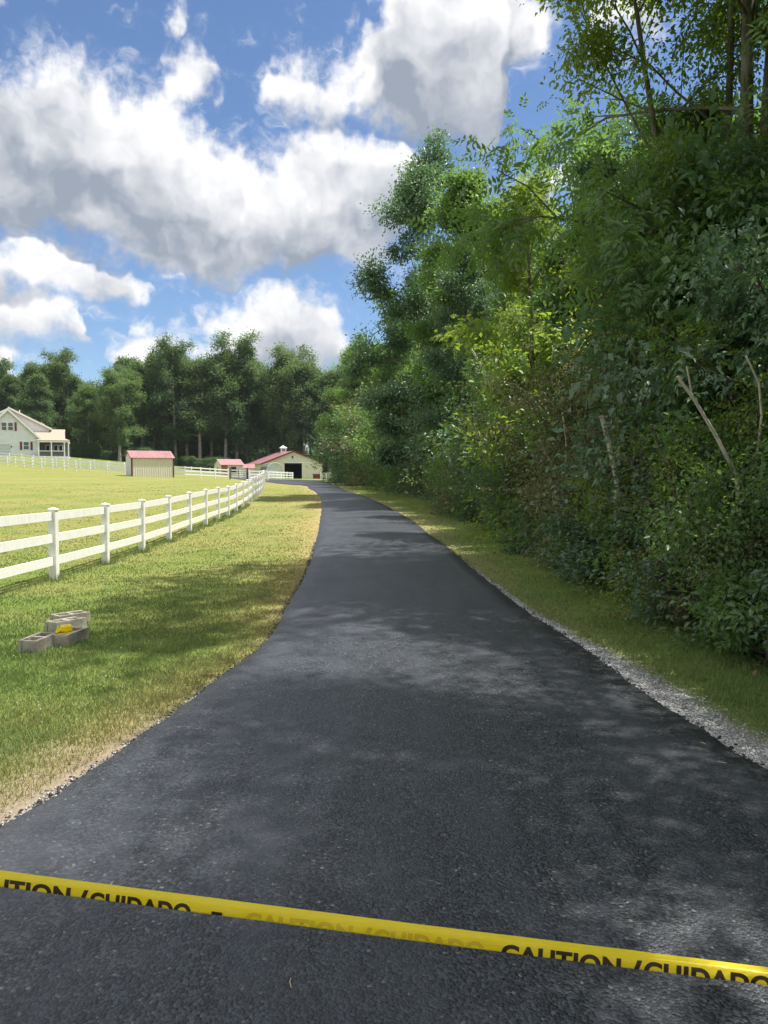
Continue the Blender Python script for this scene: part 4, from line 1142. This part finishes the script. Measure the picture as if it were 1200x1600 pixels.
def arched_shed():
    x, y = -.142 * 136, 136
    t = thing('arched_shelter', 'small pale round-topped shelter standing before the barn front', 'shelter', (x, y, tz(x, y) - .05), R(24))
    prof = [(-1.5, 0), (1.5, 0), (1.5, 1.5), (1.25, 2.2), (.8, 2.65), (.25, 2.85), (-.25, 2.85), (-.8, 2.65), (-1.25, 2.2), (-1.5, 1.5)]
    MB().prism(prof, 'y', -.04, .0).build('end_wall', M['tarp_and_shade'], t)
    out = [(p[0] * 1.03, p[1] * 1.02 if p[1] else 0) for p in prof[1:]] + [(-1.545, 0)]
    m = MB()
    for i in range(len(out) - 1):
        a, b = out[i], out[i + 1]
        m.add([(a[0], -.1, a[1]), (b[0], -.1, b[1]), (b[0], 4.4, b[1]), (a[0], 4.4, a[1])], [(0, 1, 2, 3)])
    m.build('cover', M['galv'], t)
    for i in range(len(out) - 1):
        a, b = out[i], out[i + 1]; MB().tube([(a[0], -.11, a[1]), (b[0], -.11, b[1])], [.045, .045], 5).build('hoop', M['white_trim'], t)
arched_shed()

def shed():
    # lean-to run-in shed; front right corner at 270,746 in the photograph
    a = at(206, 745, 80); b = at(270, 746.5, 80.5)
    yaw = math.atan2(b.y - a.y, b.x - a.x)
    t = thing('shed', 'cream ribbed steel shed with pink-red roof and dark red corner trim in the paddock', 'shed', (a.x, a.y, tz(a.x, a.y) - .02), R(32))
    W, D, E, B = 4.4, 2.5, 2.02, 2.0; RZ = 2.72
    sh = -.9
    prof = lambda u: E + (RZ - E) * (1 - abs(u - D * .55) / (D * .55)) if u < D * .55 else RZ - (u - D * .55) * .4
    ribbed('front_cladding', 0, W, -.1, E, 0, M['cream_metal'], t, .24, .025)
    left = MB(); L0 = -.06
    left.add([(0, 0, -.1), (0, D, -.1), (0, D, prof(D)), (0, D * .55, RZ - .02), (0, 0, E - .02)], [(0, 4, 3, 2, 1)]).build('side_wall', M['tarp_and_shade'], t)  # cream wall coloured bluish grey: its shade is put into the material
    MB().add([(W, 0, -.1), (W, D, -.1), (W, D, prof(D)), (W, D * .55, RZ - .02), (W, 0, E - .02)], [(0, 1, 2, 3, 4)]).build('side_wall', M['cream_metal'], t)
    MB().add([(0, D, -.1), (W, D, -.1), (W, D, prof(D)), (0, D, prof(D))], [(0, 3, 2, 1)]).build('back_wall', M['cream_metal'], t)
    rfo = MB().slab([(-.12, -.15, E - .05), (W + .12, -.15, E - .05), (W + .12, D * .55, RZ + .03), (-.12, D * .55, RZ + .03)], .04).build('roof', M['red_roof'], t)
    for k in range(1, 14):
        x = -.12 + k * (W + .24) / 14
        MB().slab([(x, -.15, E - .03), (x + .04, -.15, E - .03), (x + .04, D * .55, RZ + .05), (x, D * .55, RZ + .05)], .018).build('seam', M['red_roof'], rfo)
    MB().slab([(-.12, D * .55, RZ + .03), (W + .12, D * .55, RZ + .03), (W + .12, D + .15, prof(D) - .03), (-.12, D + .15, prof(D) - .03)], .04).build('roof', M['red_roof'], t)
    for x in (-.04, W - .08): MB().box(x, x + .12, -.055, -.03, -.1, E - .06).build('corner_trim', M['red_trim'], t)
    MB().box(-.055, -.03, -.03, .09, -.1, E - .07).build('corner_trim', M['red_trim'], t)
    for (y0, z0, y1, z1) in ((-.15, E - .06, D * .55, RZ + .02), (D * .55, RZ + .02, D + .15, prof(D) - .04)):
        MB().slab([(-.15, y0, z0), (-.122, y0, z0), (-.122, y1, z1), (-.15, y1, z1)], .09).build('rake_trim', M['red_trim'], t)
shed()

def stable():
    x, y = (346 - 600) / 1200 * 128, 128
    t = thing('stable', 'little cream stable with red roof, red-brown boarded panel and one dark window', 'stable', (x, y, tz(x, y) - .05), R(34))
    W, D, E, RZ = 3.9, 3.0, 2.1, 2.95
    # gable end faces left-front, long side faces the drive
    MB().box(0, W, 0, D, -.2, E).build('wall', M['cream_metal'], t)
    MB().add([(-.001, 0, E), (-.001, D, E), (-.001, D / 2, RZ)], [(0, 2, 1)]).build('gable', M['cream_metal'], t)
    MB().add([(W + .001, 0, E), (W + .001, D, E), (W + .001, D / 2, RZ)], [(0, 1, 2)]).build('gable', M['cream_metal'], t)
    MB().slab([(-.2, -.25, E - .1), (W + .2, -.25, E - .1), (W + .2, D / 2, RZ + .04), (-.2, D / 2, RZ + .04)], .05).build('roof', M['red_roof'], t)
    MB().slab([(W + .2, D + .25, E - .1), (-.2, D + .25, E - .1), (-.2, D / 2, RZ + .04), (W + .2, D / 2, RZ + .04)], .05).build('roof', M['red_roof'], t)
    for k in range(5): MB().box(.02 + k * .22, .02 + k * .22 + .2, -.05, -.008, -.1, E - .12).build('board', M['wood_red'], t)
    window(t, 2.2, .75, .75, .85, -.004, 'red_trim', 'dark')
    window(t, 1.5, .5, .45, 1.1, -.004, 'white_trim', 'dark', False, 'y', -1, 'doorway')
    x, y = (383 - 600) / 1200 * 134, 134
    t = thing('shelter', 'low cream shelter with red roof between the little stable and the barn', 'shelter', (x - .4, y, tz(x, y) - .05), R(12))
    MB().box(0, 2.0, 0, 2.0, -.2, 1.75).build('wall', M['cream_metal'], t)
    MB().slab([(-.15, -.2, 1.72), (2.15, -.2, 1.72), (2.15, 1.1, 2.45), (-.15, 1.1, 2.45)], .05).build('roof', M['red_roof'], t)
    MB().slab([(2.15, 2.2, 1.72), (-.15, 2.2, 1.72), (-.15, 1.1, 2.45), (2.15, 1.1, 2.45)], .05).build('roof', M['red_roof'], t)
    MB().add([(-.001, 0, 1.75), (-.001, 2, 1.75), (-.001, 1.1, 2.4)], [(0, 2, 1)]).add([(2.001, 0, 1.75), (2.001, 2, 1.75), (2.001, 1.1, 2.4)], [(0, 1, 2)]).build('gable', M['cream_metal'], t)
stable()

def house():
    D0 = 130; px2m = D0 / 1200
    x0 = (13.5 - 600) * px2m                        # ridge of the front gable
    gz = tz(x0 + 4, D0)
    t = thing('house', 'white sided house with red shutters, tan roof and screened porch at the left edge', 'house', (x0, D0, gz - .1), R(21))
    HW, E, RZ = 4.75, 3.05, 7.75
    def hz(py): return CAM_Z + (740 - py) * px2m - gz + .1
    E, RZ = hz(684.5), hz(641); PK = hz(635)
    # lap siding: courses step out a little
    sid = MB(); z = 0
    def half(z_): return HW if z_ < E else HW * (RZ - z_) / (RZ - E)
    while z < RZ - .2:
        z1 = min(z + .2, RZ - .05); a, b = half(z), half(z1)
        sid.add([(-a, -.025, z), (a, -.025, z), (b, -.004, z1), (-b, -.004, z1)], [(0, 1, 2, 3)]); z = z1
    sid.build('front_wall', M['siding'], t)
    MB().box(-HW, HW, .0, 7, -.3, E).build('wall', M['siding'], t)
    MB().add([(-HW, 0, E), (HW, 0, E), (0, 0, RZ - .03)], [(0, 1, 2)]).build('gable', M['siding'], t)
    ov = .45; sl = (RZ - E) / HW
    for s in (-1, 1):
        q = [(s * (HW + ov), -.4, E - ov * sl + .06), (0, -.4, RZ + .06), (0, 9, RZ + .06), (s * (HW + ov), 9, E - ov * sl + .06)]
        MB().slab(q[::-1] if s > 0 else q, .1).build('roof', M['shingle'], t)
        MB().slab([(s * (HW + ov), -.45, E - ov * sl + .05), (0, -.45, RZ + .05), (0, -.402, RZ + .05), (s * (HW + ov), -.402, E - ov * sl + .05)], .28).build('rake_board', M['white_trim'], t)
    MB().box(HW - .75, HW + .5, -.42, -.03, E - .45, E - .25).build('eave_return', M['white_trim'], t)
    # main block behind, wider with a shallower roof
    cx = -.35; MWd = 6.6; ME = hz(667); my = 6.0
    MB().box(cx - MWd, cx + MWd, my, my + 10, -.3, ME).build('main_wall', M['siding'], t)
    MB().add([(cx - MWd, my - .002, ME), (cx + MWd, my - .002, ME), (cx, my - .002, PK - .05)], [(0, 1, 2)]).build('main_gable', M['siding'], t)
    ms = (PK - ME) / MWd
    for s in (-1, 1):
        q = [(cx + s * (MWd + .4), my - .5, ME - .4 * ms + .07), (cx, my - .5, PK + .07), (cx, my + 10.5, PK + .07), (cx + s * (MWd + .4), my + 10.5, ME - .4 * ms + .07)]
        MB().slab(q[::-1] if s > 0 else q, .12).build('main_roof', M['shingle'], t)
        MB().slab([(cx + s * (MWd + .4), my - .55, ME - .4 * ms + .06), (cx, my - .55, PK + .06), (cx, my - .502, PK + .06), (cx + s * (MWd + .4), my - .502, ME - .4 * ms + .06)], .3).build('rake_board', M['white_trim'], t)
    # shallow roof running down from the main block over the porch side
    pw0, pw1 = HW + .05, HW + 4.6
    zt, zb = hz(666), hz(685)
    MB().slab([(1.5, .6, zb + .02), (pw1 - .5, .6, zb + .02), (pw1 - .5, my + 2.0, zt), (1.5, my + 2.0, zt)], .1).build('side_roof', M['shingle'], t)
    MB().add([(pw1 - .55, .9, zb - .1), (pw1 - .55, my + 2, zb - .1), (pw1 - .55, my + 2, zt - .12)], [(0, 1, 2)]).build('side_gable', M['siding'], t)
    MB().slab([(pw0 - .3, -1.2, zb - .28), (pw1 + .5, -1.2, zb - .28), (pw1 - .3, .7, zb + .1), (pw0 - .3, .7, zb + .1)], .09).build('porch_roof', M['shingle'], t)
    MB().box(pw0 - .2, pw1 + .3, -1.15, -.95, zb - .62, zb - .38).build('porch_beam', M['white_trim'], t)
    MB().box(pw1 + .1, pw1 + .3, -.945, my, zb - .62, zb - .38).build('porch_beam', M['white_trim'], t)
    MB().box(pw0, pw1 + .3, -1.15, my, -.3, .12).build('porch_floor', M['siding'], t)
    for x in (pw0 - .05, pw0 + 1.95, pw1 - .55, pw1 + .1): MB().box(x, x + .2, -1.14, -.94, .12, zb - .62).build('porch_post', M['white_trim'], t)
    MB().box(pw0 + .15, pw1 - .56, -1.09, -1.01, .95, 1.07).build('porch_rail', M['white_trim'], t)
    MB().box(pw0 + .15, pw1 - .56, -1.06, -1.04, .14, .94).build('screen', M['screen'], t)
    MB().box(pw0, pw1, 2.9, 3.0, .12, zb - .5).build('porch_wall', M['screen'], t)
    for x in (pw0 + 1.3, pw0 + 2.6, pw0 + 3.4): window(t, x, .9, .55, 1.2, 2.898, 'siding', 'dark', False)
    # openings of the front gable
    def wx(px): return (px - 13.5) * px2m
    for px_ in (9.3, 18.5): window(t, wx(px_), hz(672.5), .72, 1.25, -.03)
    for px_ in (1.8, 25.6): MB().box(wx(px_) - .17, wx(px_) + .17, -.075, -.03, hz(673.5), hz(660)).build('shutter', M['shutter'], t)
    window(t, wx(40), hz(702), .8, 1.25, -.03)
    for px_ in (32.6, 47.6): MB().box(wx(px_) - .17, wx(px_) + .17, -.075, -.03, hz(703), hz(690)).build('shutter', M['shutter'], t)
    g = MB().box(-3.2, wx(17), -.07, -.03, 0, hz(694)).build('garage_door', M['door_grey'], t)
    for k in range(1, 4): MB().box(-3.2, wx(17), -.085, -.072, hz(694) * k / 4 - .02, hz(694) * k / 4 + .02).build('panel_joint', M['white_trim'], g)
    MB().box(-3.35, wx(17) + .15, -.1, -.03, hz(694) + .005, hz(694) + .18).build('garage_trim', M['white_trim'], t)
    MB().box(wx(19) - .08, wx(19) + .08, -.18, -.03, hz(699), hz(697)).build('wall_lamp', M['dark'], t)
    for (x, yy, z) in ((1.3, my + 3, PK - .3), (5.0, my + 1.2, ME + .9), (5.3, my + 2.2, ME + .75)): MB().tube([(x, yy, z - .6), (x, yy, z + .35)], [.09, .09], 8).build('vent_pipe', M['white_trim'], t)
house()

# ================================================================== concrete blocks with the tape roll
def cmu():
    m = MB(); L, W, H, w = .39, .19, .19, .032
    for x in (0, W - w): m.box(x, x + w, 0, L, 0, H)
    for y in (0.0, L / 2 - w / 2, L - w): m.box(w + .0005, W - w - .0005, y + (.012 if y == 0 else 0), y + w - (.012 if y > .3 else 0), 0, H - .002)
    return m.mesh('concrete_block')
CMU = cmu(); CMU.materials.append(M['concrete'])
def block(px, py, rz, lab, lift=0.):
    x, y = gp(px, py); o = link('concrete_block', CMU); o.location = (x, y, tz(x, y) - .065 + lift); o.rotation_euler = (R(random.uniform(-2, 2)), R(random.uniform(-2, 2)), R(rz))
    return tag(o, lab, 'concrete block', 'concrete blocks on the lawn')
b1 = block(28, 1021, -6, 'hollow concrete block nearest to the camera, leftmost of the four on the lawn')
b2 = block(77, 1011, -10, 'hollow concrete block carrying the yellow roll of tape on the lawn')
b3 = block(70, 989, -28, 'hollow concrete block just behind the one carrying the yellow tape')
b4 = block(78, 977, -34, 'hollow concrete block farthest back of the four on the lawn')

def tape_roll():
    c = b2.matrix_basis @ Vector((.075, .17, .192))
    t = thing('tape_roll', 'roll of yellow caution tape lying on the concrete blocks', 'tape roll', c, .4)
    n = 20; m = MB(); vs, fs = [], []
    prof = [(.026, 0), (.052, 0), (.055, .006), (.055, .05), (.052, .056), (.026, .056)]
    for i in range(n):
        a = 2 * math.pi * i / n; vs += [(r * math.cos(a), r * math.sin(a), z) for r, z in prof]
    k = len(prof)
    for i in range(n):
        for j in range(k): fs.append((i * k + j, ((i + 1) % n) * k + j, ((i + 1) % n) * k + (j + 1) % k, i * k + (j + 1) % k))
    m.add(vs, fs).build('roll', M['tape'], t)
    m = MB(); pts = [(-.066, -.02, .060), (-.085, -.06, .045), (-.10, -.09, .012), (-.08, -.13, .006), (-.02, -.15, .012), (.04, -.12, .008)]
    v = []
    for (x, y, z) in pts: v += [(x, y, z), (x + .012, y + .004, max(.002, z - .05))]
    m.add(v, [(2 * i, 2 * i + 1, 2 * i + 3, 2 * i + 2) for i in range(len(pts) - 1)]).build('loose_end', M['tape'], t)
tape_roll()

# ================================================================== caution tape across the drive
def caution_tape():
    A, B = at(0, 1373.5, 1.50), at(1200, 1526.5, 1.36)
    d = (B - A); Lvis = d.length; u = d.normalized()
    ext = 1.5
    def centre(s):                                    # s in metres from the left frame edge; a slight sag
        f = s / Lvis; p = A + u * s
        p.z += -.012 * math.sin(math.pi * min(max((f + 1) / 3, 0), 1)) + .0105
        return p
    up0 = Vector((0, .35, .94)).normalized()
    side = u.cross(up0).normalized(); up = side.cross(u).normalized()      # face of the strip, tipped back to the sky
    if side.y > 0: side = -side
    Hh = .0268                                        # half of the three inch width: the strip is folded along its middle
    t = thing('caution_tape', 'yellow caution tape with black lettering stretched across the drive in front', 'caution tape', centre(-ext))
    o = t.location.copy()
    def surf(s, h):                                   # h: 0 bottom fold .. 1 top edge; rolls back at the top
        tw = .05 * math.sin(s * 2.3 + .6)
        bulge = .0025 * math.sin(math.pi * min(max(h, 0), 1)) + .004 * math.sin(s * 9) * h * .3
        back = -.010 * max(0, h - .72) / .28 * (h > .72)
        cr = .0007 * math.sin(s * 31 + 2 * math.sin(s * 5)) * math.sin(h * 3 + s * 4) + .0005 * math.sin(s * 57 + h * 5)
        p = centre(s) + up * ((h - .5) * Hh * (1 + .015 * math.sin(s * 6.1 + 1))) + side * (bulge + back + cr + tw * (h - .5) * Hh)
        return p - o
    ns, nh = 320, 11; L = Lvis + 2 * ext
    vs = [surf(-ext + L * i / ns, j / (nh - 1)) for i in range(ns + 1) for j in range(nh)]
    fs = [(i * nh + j, (i + 1) * nh + j, (i + 1) * nh + j + 1, i * nh + j + 1) for i in range(ns) for j in range(nh - 1)]
    b0 = len(vs)                                      # lower half, folded up behind
    for i in range(ns + 1):
        s = -ext + L * i / ns
        for j in range(3):
            h = (0, .45, .93)[j]; vs.append(surf(s, h) - side * (.0018 + .006 * (j > 0)))
    fs += [(b0 + i * 3 + j, b0 + (i + 1) * 3 + j, b0 + (i + 1) * 3 + j + 1, b0 + i * 3 + j + 1) for i in range(ns) for j in range(2)]
    fs += [(i * nh, b0 + i * 3, b0 + (i + 1) * 3, (i + 1) * nh) for i in range(ns)]
    me = bpy.data.meshes.new('strip'); me.from_pydata([tuple(v) for v in vs], [], fs)
    for p in me.polygons: p.use_smooth = True
    link('strip', me, M['tape'], t)
    def sx(px): 
        f = px / 1200; return Lvis * f * 1.5 / (1.5 * f + 1.36 * (1 - f)) if False else Lvis * f / (f + (1 - f) * (1.36 / 1.50)) * 1.0
    def write(txt, px0, px1, mat, top=.60, keep=0.0, hfac=1.05):
        cu = bpy.data.curves.new('lettering', 'FONT'); cu.body = txt; cu.offset = .045; cu.fill_mode = 'FRONT'; cu.space_character = 1.08
        tmp = bpy.data.objects.new('tmp_text', cu); COL.objects.link(tmp)
        dg = bpy.context.evaluated_depsgraph_get(); me = bpy.data.meshes.new_from_object(tmp.evaluated_get(dg)); bpy.data.objects.remove(tmp)
        bm = bmesh.new(); bm.from_mesh(me)
        xs = [v.co.x for v in bm.verts]; ys = [v.co.y for v in bm.verts]; xa, xb, ya, yb = min(xs), max(xs), 0.0, max(ys)
        s0, s1 = sx(px0), sx(px1)
        for v in bm.verts:                            # to strip coordinates: along, height
            h = top - (yb - v.co.y) / (yb - ya) * hfac
            v.co = (s0 + (v.co.x - xa) / (xb - xa) * (s1 - s0), h, 0)
        bmesh.ops.bisect_plane(bm, geom=bm.verts[:] + bm.edges[:] + bm.faces[:], plane_co=(0, keep, 0), plane_no=(0, -1, 0), clear_outer=True)
        for k in range(1, 5): bmesh.ops.bisect_plane(bm, geom=bm.verts[:] + bm.edges[:] + bm.faces[:], plane_co=(0, keep + k * (top - keep) / 5, 0), plane_no=(0, 1, 0))
        for v in bm.verts: v.co = surf(v.co.x, v.co.y) + side * .0006
        bm.to_mesh(me); bm.free()
        link('lettering', me, M[mat], t)
    write('CAUTION', -62, 112, 'ink', .56); write('/', 124, 140, 'ink', .54); write('CUIDADO', 143, 300, 'ink', .50)
    write('E', 332, 349, 'ink', .22)
    write('CAUTION', 385, 552, 'ink_through', .48, .06); write('/', 566, 582, 'ink_through', .48, .06); write('CUIDADO', 585, 757, 'ink_through', .48, .06)
    write('CAUTION', 784, 970, 'ink', .54); write('/', 985, 1003, 'ink', .55); write('CUIDADO', 1006, 1206, 'ink', .56)
    # the wooden stakes that hold it, out of frame on both sides
    for s, lab in ((-ext + .02, 'wooden stake holding the left end of the caution tape, beyond the frame'), (Lvis + ext - .02, 'wooden stake holding the right end of the caution tape, beyond the frame')):
        p = centre(s) - side * .03; g = tz(p.x, p.y)
        k = thing('stake', lab, 'stake', (p.x, p.y, g))
        MB().box(-.02, .02, -.02, .02, -.2, p.z - g + .12).build('shaft', M['pale_wood'], k, .003)
caution_tape()

# pale twigs and straws dropped on the asphalt
for (px, py, l, a, lab) in [(455, 1563, .045, 1.7, 'short pale straw lying on the asphalt below the yellow tape'), (1127, 1207, .05, 2.6, 'thin pale straw on the asphalt near the right gravel edge'),
                            (1098, 1176, .035, 2.2, 'pale chip on the asphalt near the right gravel edge')]:
    x, y = gp(px, py); z = tz(x, y) + .056
    o = MB().tube([(-l / 2, 0, .002), (0, .004, .004), (l / 2, 0, .002)], [.0016, .002, .0012], 5).build('straw', M['cut_wood'])
    o.location = (x, y, z); o.rotation_euler = (0, 0, a); tag(o, lab, 'straw')

# ================================================================== summer air between here and the far wood
def haze():
    m = bpy.data.materials.new('summer_haze'); m.use_nodes = True; nt = m.node_tree; nt.nodes.clear()
    out = N(nt, 'ShaderNodeOutputMaterial'); v = N(nt, 'ShaderNodeVolumePrincipled')
    v.inputs['Color'].default_value = (.78, .88, 1, 1); v.inputs['Density'].default_value = .00009; v.inputs['Anisotropy'].default_value = .2
    nt.links.new(v.outputs[0], out.inputs['Volume'])
    o = MB().box(-2400, 2400, -700, 4000, -6, 48).build('haze', m)
    tag(o, kind='stuff')
haze()
